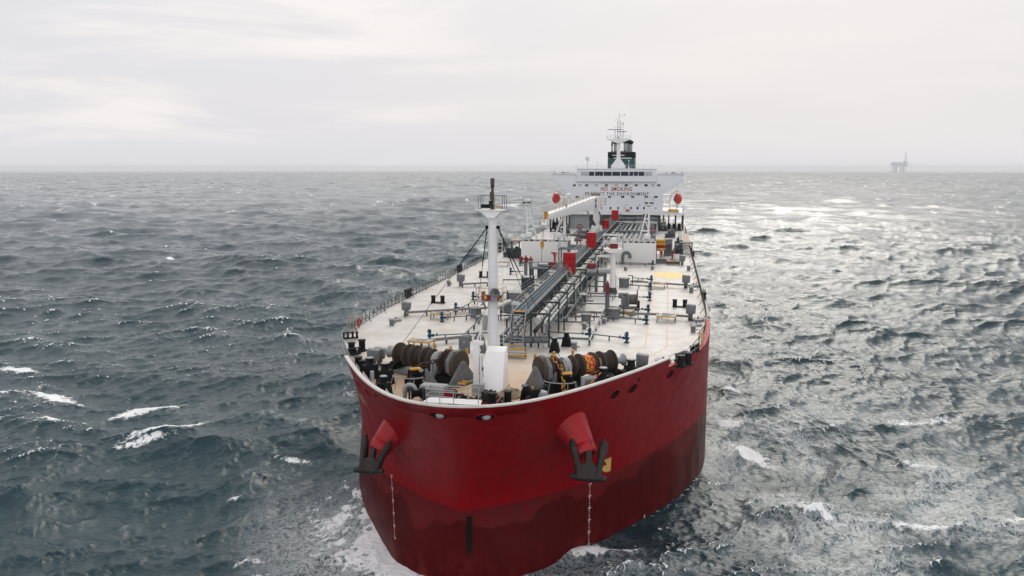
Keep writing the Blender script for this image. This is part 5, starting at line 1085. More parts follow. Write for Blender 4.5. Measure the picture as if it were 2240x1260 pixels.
def long_pipe(pts, r, m_, label, grp='grey deck pipes', bands=0, feet=0, nm='deck_pipe'):
    o = Vector(pts[0]); T = thing(nm, label, 'pipe', o, 0, grp); m = MB(); q = [Vector(p) - o for p in pts]; m.tube(q, r, 12); m.build('pipe', m_, T)
    if bands:
        b = MB()
        for a, c in zip(q, q[1:]):
            n = int((c - a).length / bands)
            for i in range(1, n + 1):
                p = a.lerp(c, i / (n + 1)); d = (c - a).normalized(); b.cyl(p - d * .09, p + d * .09, r * 1.14, n=12)
        b.build('band', 'darkgrey', T)
    if feet:
        b = MB()
        for a, c in zip(q, q[1:]):
            n = max(1, int((c - a).length / feet))
            for i in range(n + 1): p = a.lerp(c, i / n); h = o.z + p.z - 17; b.box((p.x, p.y, p.z - h / 2), (.16, .16, h - r))
        b.build('support', 'darkgrey', T)
    return T
a, b = P(1322, 686), P(1289, 757); long_pipe([(a.x, a.y, 17.7), (b.x, b.y, 17.7)], .10, 'lag', 'pale pipe running towards the bow beside the nearest blue valve pipe', bands=1.6, feet=4)
a, b = P(1068, 690), P(1012, 744); long_pipe([(a.x, a.y, 17.6), (b.x, b.y, 17.5)], .08, 'pipe', 'thin linked pipe slanting from the foremast to the holed plates', bands=1.2, feet=3)
a, b = P(1062, 652), P(997, 690); long_pipe([(a.x, a.y, 17.6), (b.x, b.y, 17.6)], .08, 'pipe', 'thin slanting pipe on the left deck by the foremast platform', bands=1.5, feet=3)
# yellow edged step-over bridges
def step():
    T = thing('step_bridge', '', 'step', group='yellow step bridges over the pipe trays'); m = MB(); m.bx(-1.2, 1.2, -.75, .75, .72, .80)
    for k in range(3): m.bx(-.6, .6, -.5 + k * .4, -.38 + k * .4, .801, .83)
    m.build('tread_plate', 'lightgrey', T)
    m = MB(); m.bx(-1.29, -1.201, -.85, .85, .70, .84); m.bx(1.201, 1.29, -.85, .85, .70, .84); m.bx(-1.2, 1.2, -.86, -.76, .66, .82); m.build('yellow_edge', 'yellow', T)
    m = MB()
    for sx in (-1.15, 1.15):
        for sy in (-.7, .7): m.bx(sx - .05, sx + .05, sy - .05, sy + .05, 0, .72)
    m.build('leg', 'darkgrey', T); return T
place(step(), [(P(964, 697), 'yellow edged step bridge on the left pipe tray'), (P(922, 760), 'yellow edged step bridge behind the left windlass drums', -.1, 1.05), (P(1457, 703), 'yellow edged step bridge on the right pipe tray'), (P(1436, 630), 'yellow edged step bridge near the yellow circle', 0, 1.1), (P(1362, 692), 'yellow edged step bridge beside the mooring winch', -.15, 1.1), (P(1473, 579), 'yellow edged step bridge near the crewmen', 0, 1.1), (P(1099, 582), 'yellow edged step bridge on the far left deck', 0, 1.1)])
T = thing('yellow_landing', 'yellow railed landing at the foot of the catwalk stair', 'platform', P(1127, 782), 0); m = MB(); m.bx(-1.2, 1.2, -.5, .6, .55, .65)
m.build('landing_plate', 'lightgrey', T); m = MB()
for z in (.25, .95): m.bx(-1.3, 1.3, -.62, -.5, z, z + .16)
m.bx(-1.3, -1.15, -.62, -.5, 0, 1.1); m.bx(1.15, 1.3, -.62, -.5, 0, 1.1); m.build('yellow_frame', 'yellow', T)
# ------------------------------------------------------------------ catwalk
CX0, CX1, CZ = .22, 1.68, 21.2; CY0, CY1 = 23.6, 204.5
def catwalk():
    T = thing('catwalk', 'long raised catwalk with green floor and grey rails along the deck', 'catwalk', ((CX0 + CX1) / 2, CY0, 17)); ox, oy = (CX0 + CX1) / 2, CY0; w = (CX1 - CX0) / 2; L = CY1 - CY0; h = CZ - 17
    m = MB(); m.bx(-w, w, 0, L, h - .08, h); m.build('floor', 'teal', T)
    m = MB(); m.bx(-w - .14, -w - .002, 0, L, h - .3, h + .05); m.bx(w + .002, w + .14, 0, L, h - .3, h + .05)
    for k in (-.25, .28): m.bx(k - .03, k + .03, .4, L, h + .004, h + .012)
    m.build('girder', 'lightgrey', T)
    for s in (-1, 1):
        m = MB(); m.rail([(s * (w + .1), 0, h), (s * (w + .1), L, h)], 1.1, 1.2, .026, (.5, 1.0)); m.build('handrail', 'lightgrey' if s < 0 else 'pipe', T)
    m = MB(); sy = -2.3; 
    for xx in (-w + .02, w - .08): m.prism([(0, h), (.22, h), (sy + .22, .75), (sy, .75)], (xx, 0, 0), (0, 1, 0), (0, 0, 1), (.06, 0, 0))
    for k in range(11): f = k / 10.5; m.bx(-w + .08, w - .08, sy * f - .28, sy * f - .02, h - (h - .75) * f - .06, h - (h - .75) * f - .01)
    m.build('stair', 'lightgrey', T)
    m = MB(); m.bx(-w, w, -.3, -.03, h - .03, h + .07); m.bx(-w, w, sy - .2, sy + .05, .75, .86); m.build('nosing', 'yellow', T)
    m = MB()
    for xx in (-w - .05, w + .05): m.tube([(xx, sy - .2, .75), (xx, sy - .2, 1.85), (xx, -.1, h + 1.1), (xx, -.1, h)], .04, 6); m.tube([(xx, sy - .2, 1.3), (xx, -.1, h + .55)], .03, 6)
    m.build('stair_rail', 'lightgrey', T)
    first = None; k = 0; y = 1.0
    while y < L:
        if first is None:
            m = MB()
            for xx in (-w - .35, w + .35): m.bx(xx - .11, xx + .11, -.11, .11, 0, h - .3)
            m.bx(-w - 1.0, w + 2.6, -.12, .12, h - .52, h - .3); m.cyl((-w - .35, 0, .4), (w + .35, 0, h - .6), .07, n=6); m.bx(w + 2.3, w + 2.5, -.11, .11, 0, h - .5)
            first = m.build('trestle', 'darkgrey', T, loc=(0, y, 0))
        else: dup(first, (0, y, 0), parent=T)
        y += 8.2
catwalk()
def side_stair(o, dx, dy, h, label):
    T = thing('side_stair', label, 'stair', o, 0, 'side stairs of the catwalk'); m = MB(); u = Vector((dx, dy, 0)); L = u.length; u.normalize(); w = Vector((-u.y, u.x, 0)) * .42
    for s in (-1, 1): m.prism([(0, 0), (.3, 0), (L + .15, h), (L - .15, h)], w * s, u, (0, 0, 1), w * .1)
    m.build('stringer', 'pipe', T); m = MB()
    for k in range(1, 14): c = u * (L * k / 14); m.box(c + Vector((0, 0, h * k / 14)), (.25, .8, .05), math.atan2(u.y, u.x))
    m.build('tread', 'lightgrey', T); m = MB()
    for s in (-1, 1): m.tube([w * s, w * s + Vector((0, 0, 1)), w * s + u * L + Vector((0, 0, h + 1)), w * s + u * L + Vector((0, 0, h))], .035, 6); m.tube([w * s + Vector((0, 0, .5)), w * s + u * L + Vector((0, 0, h + .5))], .028, 6)
    m.build('handrail', 'lightgrey', T)
q = P(1272, 680); side_stair(q, 1.9 - q.x, 9.5, 4.0, 'grey side stair from the catwalk down to the right, before the red shelter')
q = P(1118, 655); side_stair(q, .1 - q.x, 12, 4.0, 'grey side stair from the catwalk down to the left')
q = P(1250, 575); q = P(1315, 590); side_stair(P(1300, 600), -2.6, 12, 4.0, 'grey side stair on the right beyond the nearest red shelter')
def platform(x0, x1, y0, y1, label):
    T = thing('side_platform', label, 'platform', (x0, y0, 17), 0, 'side platforms of the catwalk'); a, b = x1 - x0, y1 - y0; m = MB(); m.bx(0, a, 0, b, 4.1, 4.2); m.build('floor', 'teal', T)
    m = MB(); m.rail([(0, b, 4.2), (0, 0, 4.2), (a, 0, 4.2), (a, b, 4.2)], 1.1, 1.3, .035, (.5, 1)); m.build('rail', 'lightgrey', T)
    m = MB(); [m.bx(xx - .1, xx + .1, yy - .1, yy + .1, 0, 4.1) for xx in (.2, a - .2) for yy in (.2, b - .2)]; m.build('leg', 'darkgrey', T)
platform(-4.5, .0, 62, 65, 'grey side platform left of the catwalk by the fire monitor'); platform(-4.2, .0, 94, 98, 'railed grey side platform left of the catwalk before the white screen')
T = thing('fire_monitor', 'red fire monitor on its box beside the catwalk left rail', 'fire monitor', (-.9, 64, 21.2)); m = MB(); m.bx(-.75, .75, -.5, .5, 0, .9); m.build('box', 'darkred', T, bevel=.04); m = MB(); m.cyl((.2, 0, .9), (.2, 0, 2.3), .14); m.cyl((-.2, -.5, 2.4), (.5, .4, 2.3), .16, .1); m.ring((.2, .3, 2.0), .3, .05, (0, 1, 0), 14, 5); m.build('nozzle', 'red', T)
T = thing('fire_monitor', 'small red fire monitor on the catwalk rail before the left white screen', 'fire monitor', (-.3, 99, 21.2)); m = MB(); m.cyl((0, 0, 0), (0, 0, 1.3), .12); m.build('pipe', 'red', T); m = MB(); m.cyl((-.3, -.5, 1.45), (.4, .4, 1.35), .2, .14); m.build('nozzle', 'red', T)
for i, (px, y0, y1, lab) in enumerate(((1245, 598, 553, 'nearest tall red panel shelter standing over the catwalk'), (1293, 542, 509, 'second red panel shelter along the catwalk'), (1324, 501, 481, 'third red panel shelter beside the crane base'), (1345, 482, 460, 'farthest red panel shelter near the poop front'))):
    Y_ = (62, 94, 141, 172)[i]; c = PY(px, y0, Y_); hh = PY(px, y1, Y_).z - c.z; hw = (26, 20, 15, 14)[i] / 2 * (Y_ + 65) / 1800
    T = thing('foam_shelter', lab, 'shelter', (c.x, Y_, c.z), 0, 'red panel shelters along the catwalk'); m = MB(); n = 3
    for k in range(n): m.bx(-hw, hw, 0, .12, hh * k / n + .01, hh * (k + 1) / n - .02)
    m.bx(-hw, -hw + .1, .121, 1.1, 0, hh); m.bx(hw - .1, hw, .121, 1.1, 0, hh); m.bx(-hw, hw, .121, 1.1, hh - .1, hh - .021); m.build('panel', 'red', T, bevel=.04)
    m = MB(); m.bx(-hw + .02, hw - .02, .121, .2, 0.02, hh - .11); m.build('backing_frame', 'darkred', T)
    m = MB(); m.bx(-hw - .06, -hw - .003, -.03, .2, -(c.z - 17), hh + .05); m.bx(hw + .003, hw + .06, -.03, .2, -(c.z - 17), hh + .05); m.build('post', 'darkgrey', T)
# ------------------------------------------------------------------ longitudinal piping
long_pipe([(2.75, 24.2, 20.0), (2.75, 204, 20.0)], .42, 'lag', 'fat pale grey pipe with dark bands along the right of the catwalk', 'pipes along the catwalk', 2.6, 0)
for k, x_ in enumerate((3.55, 4.0)): long_pipe([(x_, 24.8, 17.4), (x_, 24.8, 19.6), (x_, 25.4, 19.85), (x_, 204, 19.85)], .15, 'lag', ('thin bright pipe directly beside the fat banded pipe', 'outer thin bright pipe with a bend beside the fat banded pipe')[k], 'pipes along the catwalk', 1.9)
for k, x_ in enumerate((-.25, -1.1)): long_pipe([(x_, 20 + 3 * k, 18.4), (x_, 204, 18.4)], .2, 'pipe', ('grey pipe under the left edge of the catwalk', 'grey pipe just left of the catwalk trestles')[k], 'pipes along the catwalk', 3.5, 9)
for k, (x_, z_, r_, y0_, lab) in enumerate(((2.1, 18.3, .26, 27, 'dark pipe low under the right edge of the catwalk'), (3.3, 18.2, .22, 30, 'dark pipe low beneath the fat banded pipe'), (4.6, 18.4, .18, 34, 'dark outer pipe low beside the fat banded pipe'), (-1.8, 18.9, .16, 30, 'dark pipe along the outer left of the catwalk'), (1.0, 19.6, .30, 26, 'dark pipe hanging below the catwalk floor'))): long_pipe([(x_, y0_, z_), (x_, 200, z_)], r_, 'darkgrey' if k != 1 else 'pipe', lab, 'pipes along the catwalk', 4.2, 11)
def tray_box(x0, x1, y0, y1, z0, z1, label, m_='grey'):
    T = thing('deck_cabinet', label, 'cabinet', (x0, y0, 17), 0, 'grey cabinets beside the catwalk'); m = MB(); m.bx(0, x1 - x0, 0, y1 - y0, z0, z1); m.build('casing', m_, T, bevel=.06); m = MB(); m.bx(-.08, x1 - x0 + .08, -.08, y1 - y0 + .08, z1 + .002, z1 + .1); m.build('lid', 'lightgrey', T); m = MB(); m.cyl((.2, -.2, 0), (.2, -.2, z1 + .5), .09, n=8); m.cyl((x1 - x0 - .2, -.25, z1 * .5), (x1 - x0 + 1.2, -.25, z1 * .5), .1, n=8); m.build('conduit', 'darkgrey', T)
q = P(1093, 700); tray_box(q.x, q.x + 2.6, q.y, q.y + 3, 0.9, 2.0, 'grey cabinet between the foremast and the catwalk stair')
q = P(1108, 660); tray_box(q.x, q.x + 2.2, q.y, q.y + 2.4, .2, 1.3, 'grey cabinet by the left side stair foot')
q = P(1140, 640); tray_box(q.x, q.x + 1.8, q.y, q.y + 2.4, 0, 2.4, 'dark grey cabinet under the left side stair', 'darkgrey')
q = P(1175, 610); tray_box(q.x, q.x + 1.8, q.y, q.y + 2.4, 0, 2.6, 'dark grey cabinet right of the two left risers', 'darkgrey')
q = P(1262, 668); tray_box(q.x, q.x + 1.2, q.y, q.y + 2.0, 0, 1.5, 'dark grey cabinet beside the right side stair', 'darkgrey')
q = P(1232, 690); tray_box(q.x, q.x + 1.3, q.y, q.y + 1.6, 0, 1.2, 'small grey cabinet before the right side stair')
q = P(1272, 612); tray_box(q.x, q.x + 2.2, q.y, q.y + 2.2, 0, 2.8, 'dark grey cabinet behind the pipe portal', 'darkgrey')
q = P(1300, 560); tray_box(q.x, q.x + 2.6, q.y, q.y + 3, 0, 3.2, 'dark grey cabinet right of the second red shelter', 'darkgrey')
long_pipe([P(1060, 720, 17.3), P(1062, 690, 19.2), P(1066, 681, 19.4), P(1115, 660, 19.4)], .34, 'lag', 'fat pale bent pipe between the foremast and the catwalk stair', 'grey deck pipes')
long_pipe([P(1098, 745, 17.9), P(1200, 745, 17.9)], .28, 'pipe', 'grey pipe crossing below the catwalk stair', 'grey deck pipes', 2.2, 2.5); long_pipe([P(1098, 737, 18.2), P(1178, 738, 18.2), P(1290, 741, 17.7)], .13, 'pipe', 'long thin crossing pipe below the catwalk stair', 'grey deck pipes', 3, 5)
for k, (a, b, c, lab) in enumerate(((1190, 690, 1330, 'thin grey crossing pipe before the riser with red top'), (1180, 702, 1290, 'thin grey crossing pipe just behind the bare right deck'), (1215, 662, 1330, 'thin grey crossing pipe between side stair and winch'), (1240, 640, 1345, 'thin grey crossing pipe under the pipe portal'), (1265, 625, 1345, 'thin grey crossing pipe behind the portal legs'))): long_pipe([P(a, b, 17.7), P(c, b + 3, 17.7)], .10, 'pipe', lab, 'grey deck pipes', 3, 3.5)
for k, (a, b, c, lab) in enumerate(((1020, 690, 1160, 'thin grey crossing pipe left of the catwalk near the foremast'), (1100, 640, 1190, 'thin grey crossing pipe left of the catwalk by the side stair'), (1100, 612, 1210, 'thin grey crossing pipe at the foot of the two left risers'))): long_pipe([P(a, b, 17.7), P(c, b, 17.7)], .12, 'pipe', lab, 'grey deck pipes', 3, 3.5)
# bent drain pipes and valves under the stair
long_pipe([P(1225, 640, 19.0), P(1228, 668, 18), P(1240, 672, 17.6), P(1258, 672, 17.6), P(1262, 680, 17.3)], .26, 'pipe', 'dark bent drain pipe under the right side stair', 'grey deck pipes')
# pipe portal behind the white monitor post
z_ = PY(1300, 592, 67.5).z; xa = PY(1258, 592, 67.5).x; xb = PY(1336, 592, 67.5).x
long_pipe([(xa, 67.5, z_), (xb - .3, 67.5, z_), (xb + .35, 67.5, z_ - .25), (xb + .5, 67.5, z_ - .9), (xb + .5, 67.5, 17.2)], .45, 'lag', 'fat pale portal pipe turning down beside the white monitor post', 'grey deck pipes', 2.4)
T = thing('pipe_portal', 'dark grey portal frame carrying the fat pale pipe', 'frame', (PY(1277, 640, 67.5).x, 67.5, 17)); m = MB()
m.bx(-.3, 3.7, -.15, .15, z_ - 17.9, z_ - 17.5)
for xx in (0, 2.0, 3.4): m.bx(xx - .25, xx + .25, -.2, .2, 0, z_ - 17.45)
for zz in (1.6, 2.8): m.bx(2.0, 3.4, -.06, .06, zz, zz + .15)
m.build('frame', 'pipe', T); m = MB(); m.lathe([(.75, 0), (.8, .25), (.6, .7), (.35, .8)], (1.2, 0, z_ - 17 + .5), n=16); m.build('red_valve_head', 'darkred', T); m = MB(); m.bx(1.9, 2.7, -.3, -.2, 3.1, 3.3); m.build('yellow_plate', 'yellow', T)
# risers
def riser(px, py, top, cap, label, m_='pipe', head='darkred', r=.32):
    o = P(px, py); h = PY(px, top, o.y).z - 17; T = thing('vent_riser', label, 'riser', o, 0, 'tall vent risers'); m = MB(); m.cyl((0, 0, 0), (0, 0, h - cap), r, r * .92, 14); m.cyl((0, 0, h - cap - .1), (0, 0, h - cap), r * 1.4, n=14); m.cyl((0, 0, 0), (0, 0, .15), r * 1.6); m.build('pipe', m_, T)
    m = MB(); m.cyl((0, 0, h - cap), (0, 0, h - .4), r * .75, r * .75, 12); m.cyl((0, 0, h - .4), (0, 0, h), r * .6, .05, 12)
    if head == 'darkred' and cap < 1.6: m.cyl((-r * 2.6, 0, h - cap * .55), (r * 1.3, 0, h - cap * .55), r * .55, n=10); m.cyl((-r * 2.6, 0, h - cap * .95), (-r * 2.6, 0, h - cap * .2), r * .9, n=10)
    m.build('head', head, T); return T
riser(1150, 617, 558, 1.2, 'left one of two grey risers with brown red heads left of the catwalk'); riser(1161, 616, 560, 1.2, 'right one of two grey risers with brown red heads left of the catwalk'); riser(1328, 692, 614, 1.9, 'single tall grey riser with a dark red top on the right deck')
# ------------------------------------------------------------------ white monitor post
def monitor_post():
    o = P(1335, 642); T = thing('monitor_post', 'white post with railed lookout platform and red drum on the right deck', 'post', o); Y_ = o.y; h = PY(1337, 545, Y_).z - 17; x_ = 0.35
    m = MB(); m.lathe([(.8, 0), (.6, .7), (.45, 1.1), (.42, h - .8), (.7, h)], (x_, 0, 0), n=18); m.prism([(0, 3.4), (-2.6, 3.1), (-2.6, 2.9), (0, 2.7)], (x_, -.1, 3.0), (1, 0, 0), (0, 0, 1), (0, .15, 0)); m.build('column', 'white', T)
    m = MB(); m.prism([(-.7, -.5), (.7, -.5), (1.5, 0), (1.5, .14), (-1.5, .14), (-1.5, 0)], (x_, -1.1, h), (1, 0, 0), (0, 0, 1), (0, 2.2, 0)); m.build('platform', 'white', T); m = MB(); m.rail([(x_ - 1.5, -1.1, h), (x_ + 1.5, -1.1, h), (x_ + 1.5, 1.1, h), (x_ - 1.5, 1.1, h), (x_ - 1.5, -1.1, h)], 2.3, 3.0, .07, (.45, 1.0,)); m.build('rail', 'white', T)
    m = MB(); m.cyl((x_, 0, h + .1), (x_, 0, h + 1.0), .55, n=14); m.build('red_drum', 'darkred', T); m = MB(); m.lathe([(.5, h + 1.0), (.55, h + 1.6), (.2, h + 1.9)], (x_, 0, 0), n=14); m.build('monitor_head', 'cleanwhite', T)
    m = MB()
    for k in (0, .4): m.cyl((x_ + .75, -.2 + k, 0), (x_ + .75, -.2 + k, h), .03, n=5)
    for k in range(int(h / .4)): m.cyl((x_ + .75, -.2, k * .4 + .2), (x_ + .75, .2, k * .4 + .2), .022, n=4)
    m.build('ladder', 'white', T); m = MB(); m.lathe([(.8, 0), (.75, .3), (.55, .9), (.5, 1.0)], (x_, 0, 0), n=18); m.build('foot_flare', 'darkgrey', T); T.children[-1].scale = (1.22, 1.22, 1)
monitor_post()
# ------------------------------------------------------------------ mooring winch amidships
def deck_winch(o, rz, label):
    T = thing('mooring_winch', label, 'winch', o, rz, 'mooring winches'); m = MB(); m.cyl((.6, 0, 1.45), (.75, 0, 1.45), 1.45, n=28); m.cyl((-.7, 0, 1.35), (-.58, 0, 1.35), 1.0, n=24); m.cyl((-.6, 0, 1.4), (.6, 0, 1.4), .75, n=20); m.build('drum', 'darkwinch', T)
    m = MB(); m.bx(-1.6, -.75, -.8, .8, .2, 1.9); m.cyl((-2.0, .1, 1.9), (-.7, .1, 1.9), .42, n=14); m.tube([(-.6, -1.0, .2), (-.6, -1.1, 1.8), (-.6, -.5, 2.1), (-1.2, -.3, 2.1)], .16); m.build('gear_case', 'grey', T, bevel=.08)
    m = MB(); m.bx(-1.9, 1.0, -1.1, 1.2, 0, .2); m.prism([(-1.2, .2), (1.4, .2), (.3, 1.2), (-.3, 1.2)], (.78, 0, 0), (0, 1, 0), (0, 0, 1), (.25, 0, 0)); m.build('bed', 'blackbed', T); return T
M['darkwinch'] = mat('winch_brown_grey', (0.13, 0.125, 0.11), .55, RUST, .4, 1.2, 1)
deck_winch(P(1383, 676), .06, 'grey mooring winch standing alone on the right deck')
# ------------------------------------------------------------------ white screens with raised decks, lamp posts
YSC = 107.0
def screen(x0, x1, label):
    T = thing('splash_screen', label, 'screen wall', ((x0 + x1) / 2, YSC, 17), 0, 'white screen walls across the deck'); w = (x1 - x0) / 2; h = 4.45
    m = MB(); m.bx(-w, w, 0, .2, .12, h); m.build('front_wall', 'cleanwhite', T, bevel=.03); m = MB(); m.bx(-w, w, -.06, .26, 0, .118); m.build('foot_bar', 'grey', T)
    m = MB(); m.bx(-w, w, .202, 6.0, h - .35, h - .05); m.bx(-w, -w + .2, .202, 6, .1, h - .36); m.bx(w - .2, w, .202, 6, .1, h - .36); m.build('raised_deck', 'grey', T)
    m = MB(); m.rail([(-w + .1, .1, h), (-w + .1, 5.9, h), (w - .1, 5.9, h), (w - .1, .1, h)], 1.05, 1.3, .028, (.5, 1.0)); m.rail([(-w + .1, .1, h), (w - .1, .1, h)], 1.05, 1.6, .022, (.5, 1.0)); m.build('top_rail', 'white', T)
    m = MB(); rg = random.Random(int(x0 * 7) + 50)
    for k in range(7): x_ = -w + .7 + k * (2 * w - 1.4) / 6 + rg.uniform(-.3, .3); m.bx(x_ - .35, x_ + .35, .5, 1.0, h - .05, h + rg.uniform(.1, .35))
    m.build('deck_fitting', 'bronze', T); return T
xl0, xl1 = PY(1140, 550, YSC).x, PY(1241, 550, YSC).x; xr0, xr1 = PY(1345, 550, YSC).x, PY(1435, 550, YSC).x
screen(xl0, xl1, 'wide white screen wall across the left deck behind the hanging hook'); screen(xr0, xr1, 'white screen wall across the right deck beside the crewmen')
def lamp_frame(px_foot, px_top, ytop, lean, label, y=110.0):
    zf = 21.4; xf = PY(px_foot, 520, y).x; zt = PY(px_top, ytop, y).z; xt = PY(px_top, ytop, y).x; T = thing('lamp_frame', label, 'lamp post', (xt, y, zf), 0, 'white lamp frames on the screens'); h = zt - zf
    m = MB(); m.cyl((0, 0, 0), (0, 0, h), .24, .2, 12); m.cyl((lean, .2, 0), (lean * .12, 0, h - .3), .2, .14, 10)
    for f in (.3, .62): m.cyl((0, 0, h * f), (lean * (1 - f * .9), .1, h * f), .15, n=8)
    m.cyl((0, 0, h * .32), (lean * .42, .1, h * .6), .10, n=8); m.build('frame', 'white', T)
    m = MB(); m.lathe([(.1, h - .5), (.95, h), (1.0, h + .1)], n=14); m.build('platform', 'white', T); m = MB(); m.rail([(-.9, -.5, h + .1), (.9, -.5, h + .1), (.9, .5, h + .1), (-.9, .5, h + .1)], 1.5, 1.8, .03, (1.0,)); m.build('rail', 'lightgrey', T)
    for xx in (-.5, .45): m = MB(); m.box((xx, -.5, h + .38), (.72, .4, .38)); m.build('floodlight', 'darkgrey', T, bevel=.05)
    m = MB(); m.cyl((lean * .4 + (.5 if lean > 0 else -1.4), .3, h * .15), (lean * .1 + (.5 if lean > 0 else -.6), .3, h), .03, n=5); m.build('ladder', 'lightgrey', T)
lamp_frame(1155, 1153, 447, 2.2, 'white two legged lamp frame on the left screen'); lamp_frame(1420, 1420, 448, -2.0, 'white braced lamp frame on the right screen')
for px, x_, lab in ((1158, 0, 'white bell ventilator on the left screen by its lamp frame'), (1222, 0, 'white bell ventilator on the left screen under the crane boom'), (1415, 0, 'white bell ventilator on the right screen by its lamp frame')):
    mush(Vector((PY(px, 515, 109.4).x, 109.4, 21.4)), lab, 1.5, 'cleanwhite')
# ------------------------------------------------------------------ hose crane
M['yellowblack'] = mat('yellow_red_hazard', (0.55, 0.27, 0.03), .5, (.16, .02, .015), 1.0, 2.2, 1, thr=.46)
def crane():
    Y_ = 142.0; x_ = PY(1306, 500, Y_).x; T = thing('hose_crane', 'white hose handling crane with boom lowered to the left and yellow hook block', 'crane', (x_, Y_, 17))
    zr = lambda py, Y=Y_: PY(1306, py, Y).z - 17
    m = MB(); m.bx(-1.35, 1.35, -1.2, 1.2, 0, zr(494)); m.build('base_housing', 'white', T, bevel=.08)
    m = MB(); m.cyl((0, 0, zr(494)), (0, 0, zr(428)), 1.02, .98, 24); m.build('pillar', 'white', T)
    tip = PY(1196, 467, 97.0) - Vector((x_, Y_, 17)); top = Vector((-.2, .4, zr(428))); bot = Vector((-.2, .2, zr(452)))
    ax = (tip - top); ax.normalize(); side = Vector((-ax.y, ax.x, 0)).normalized() * -1
    if side.y > 0: side = -side
    m = MB(); w = .75; h0, h1 = 2.9, 1.15; A0 = top; up = Vector((0, 0, 1)); L = (tip - top)
    vs = []
    for p, h in ((A0 - ax * 1.2, h0), (A0 + L * .12, h0), (A0 + L, h1)):
        for s in (-1, 1):
            for q in (0, -h): vs.append(p + side * (w * s) + up * q)
    fs = []
    for j in range(2): b = j * 4; fs += [(b, b + 4, b + 6, b + 2), (b + 1, b + 3, b + 7, b + 5), (b, b + 1, b + 5, b + 4), (b + 2, b + 6, b + 7, b + 3)]
    fs += [(0, 2, 3, 1), (8, 9, 11, 10)]; m.add(vs, fs); BO = m.build('boom', 'white', T, bevel=.06)
    m = MB(); p0 = A0 + L * .05 + side * w; p1 = A0 + L * .92 + side * w; p0b = A0 + L * .05 - side * w; p1b = A0 + L * .92 - side * w; m.rail([p0, p1], 1.1, 3, .035, (.5, 1.0)); m.rail([p0b, p1b], 1.1, 3, .035, (.5, 1.0)); m.build('boom_rail', 'ochre', BO)
    pq = A0 + L * .10 + side * (w + .01) - up * 1.4; u = ax; d = MB()
    d.add([pq - u * .9 + up * 1.0 + side * .02, pq + u * .9 + up * 1.0 + side * .02, pq + u * .9 - up * 1.2 + side * .02, pq - u * .9 - up * 1.2 + side * .02], [(0, 1, 2, 3)]); d.build('boom_mark', 'blue', BO, smooth=False)
    d = MB(); d.add([pq - u * .5 + up * .15 + side * .03, pq + u * .5 + up * .15 + side * .03, pq + u * .5 - up * .35 + side * .03, pq - u * .5 - up * .35 + side * .03], [(0, 1, 2, 3)]); d.build('boom_mark', 'cleanwhite', BO, smooth=False)
    m = MB(); c0_ = Vector((-.6, -.9, zr(491))); c1_ = A0 + L * .24 - up * 2.6; m.cyl(c0_, c0_.lerp(c1_, .6), .3, n=12); m.build('ram_cylinder', 'darkgrey', T); m = MB(); m.cyl(c0_.lerp(c1_, .6), c1_, .17, n=10); m.build('ram_rod', 'lightgrey', T)
    m = MB(); m.tube([(.5, -1.1, zr(462)), (.9, -1.15, zr(470)), (1.0, -1.2, zr(478)), (.9, -1.3, zr(488))], .13, 6); m.tube([(.8, -1.1, zr(486)), (1.6, -1.2, zr(490)), (1.7, -1.0, zr(478))], .09, 6); m.build('hydraulic_hose', 'black', T)
    m = MB(); m.rail([(.9, -1, zr(447)), (2.0, -1, zr(447)), (2.0, 1, zr(447)), (.9, 1, zr(447))], 1.5, 1, .035, (.5, 1.)); m.bx(.9, 2.1, -1, 1, zr(447) - .1, zr(447)); m.build('crane_platform', 'ochre', T); m = MB(); m.bx(-1.6, .6, -.6, .6, zr(428) + .02, zr(423)); m.build('winch_box', 'darkwinch', T)
    t2 = tip + ax * .9; m = MB(); m.prism([(-.2, .75), (.25, .75), (.32, 0), (.15, -.75), (-.15, -.75), (-.3, 0)], t2 - side * .1 - up * .3, (1, 0, 0), (0, 0, 1), side * .3); m.build('tip_sheave', 'yellowblack', T, bevel=.04)
    hp = PY(1188, 536, 97.0) - Vector((x_, Y_, 17)); hp.y = t2.y; m = MB()
    for k in (-.12, .12): m.cyl((t2.x + k - .2, t2.y - .3, t2.z - .9), (hp.x + k, t2.y - .3, hp.z + .8), .035, n=5)
    he = PY(1186, 580, 97.0) - Vector((x_, Y_, 17)); m.cyl((hp.x, t2.y - .3, hp.z - .5), (he.x, t2.y - .3, he.z), .05, n=5); m.build('hoist_wire', 'bronze', T)
    m = MB(); m.prism([(-.32, .85), (.32, .85), (.36, .1), (.18, -.6), (-.18, -.6), (-.36, .1)], (hp.x, t2.y - .5, hp.z), (1, 0, 0), (0, 0, 1), (0, .4, 0)); m.build('hook_block', 'yellowblack', T, bevel=.05)
crane()
T = thing('boom_rest', 'white A shaped boom rest under the crane boom on the left screen', 'boom rest', (PY(1226, 520, 112).x, 111.0, 21.4)); h = PY(1229, 462, 112).z - 21.4; m = MB(); m.cyl((1.0, 0, 0), (1.0, 0, h), .35, .3, 10); m.cyl((-1.4, 0, 0), (.7, 0, h - .5), .2, n=8); m.cyl((.1, 0, h * .45), (1.0, 0, h * .45), .14, n=8); m.cyl((-.8, 0, h * .2), (1.0, 0, h * .2), .14, n=8); m.cyl((0, 0, h * .4), (1.0, 0, h * .15), .1, n=8); m.build('frame', 'white', T); m = MB(); m.bx(-.9, 1.5, -.5, .5, h, h + .3); m.bx(1.2, 1.5, -.5, .5, h + .301, h + 1.6); m.build('saddle', 'ochre', T)
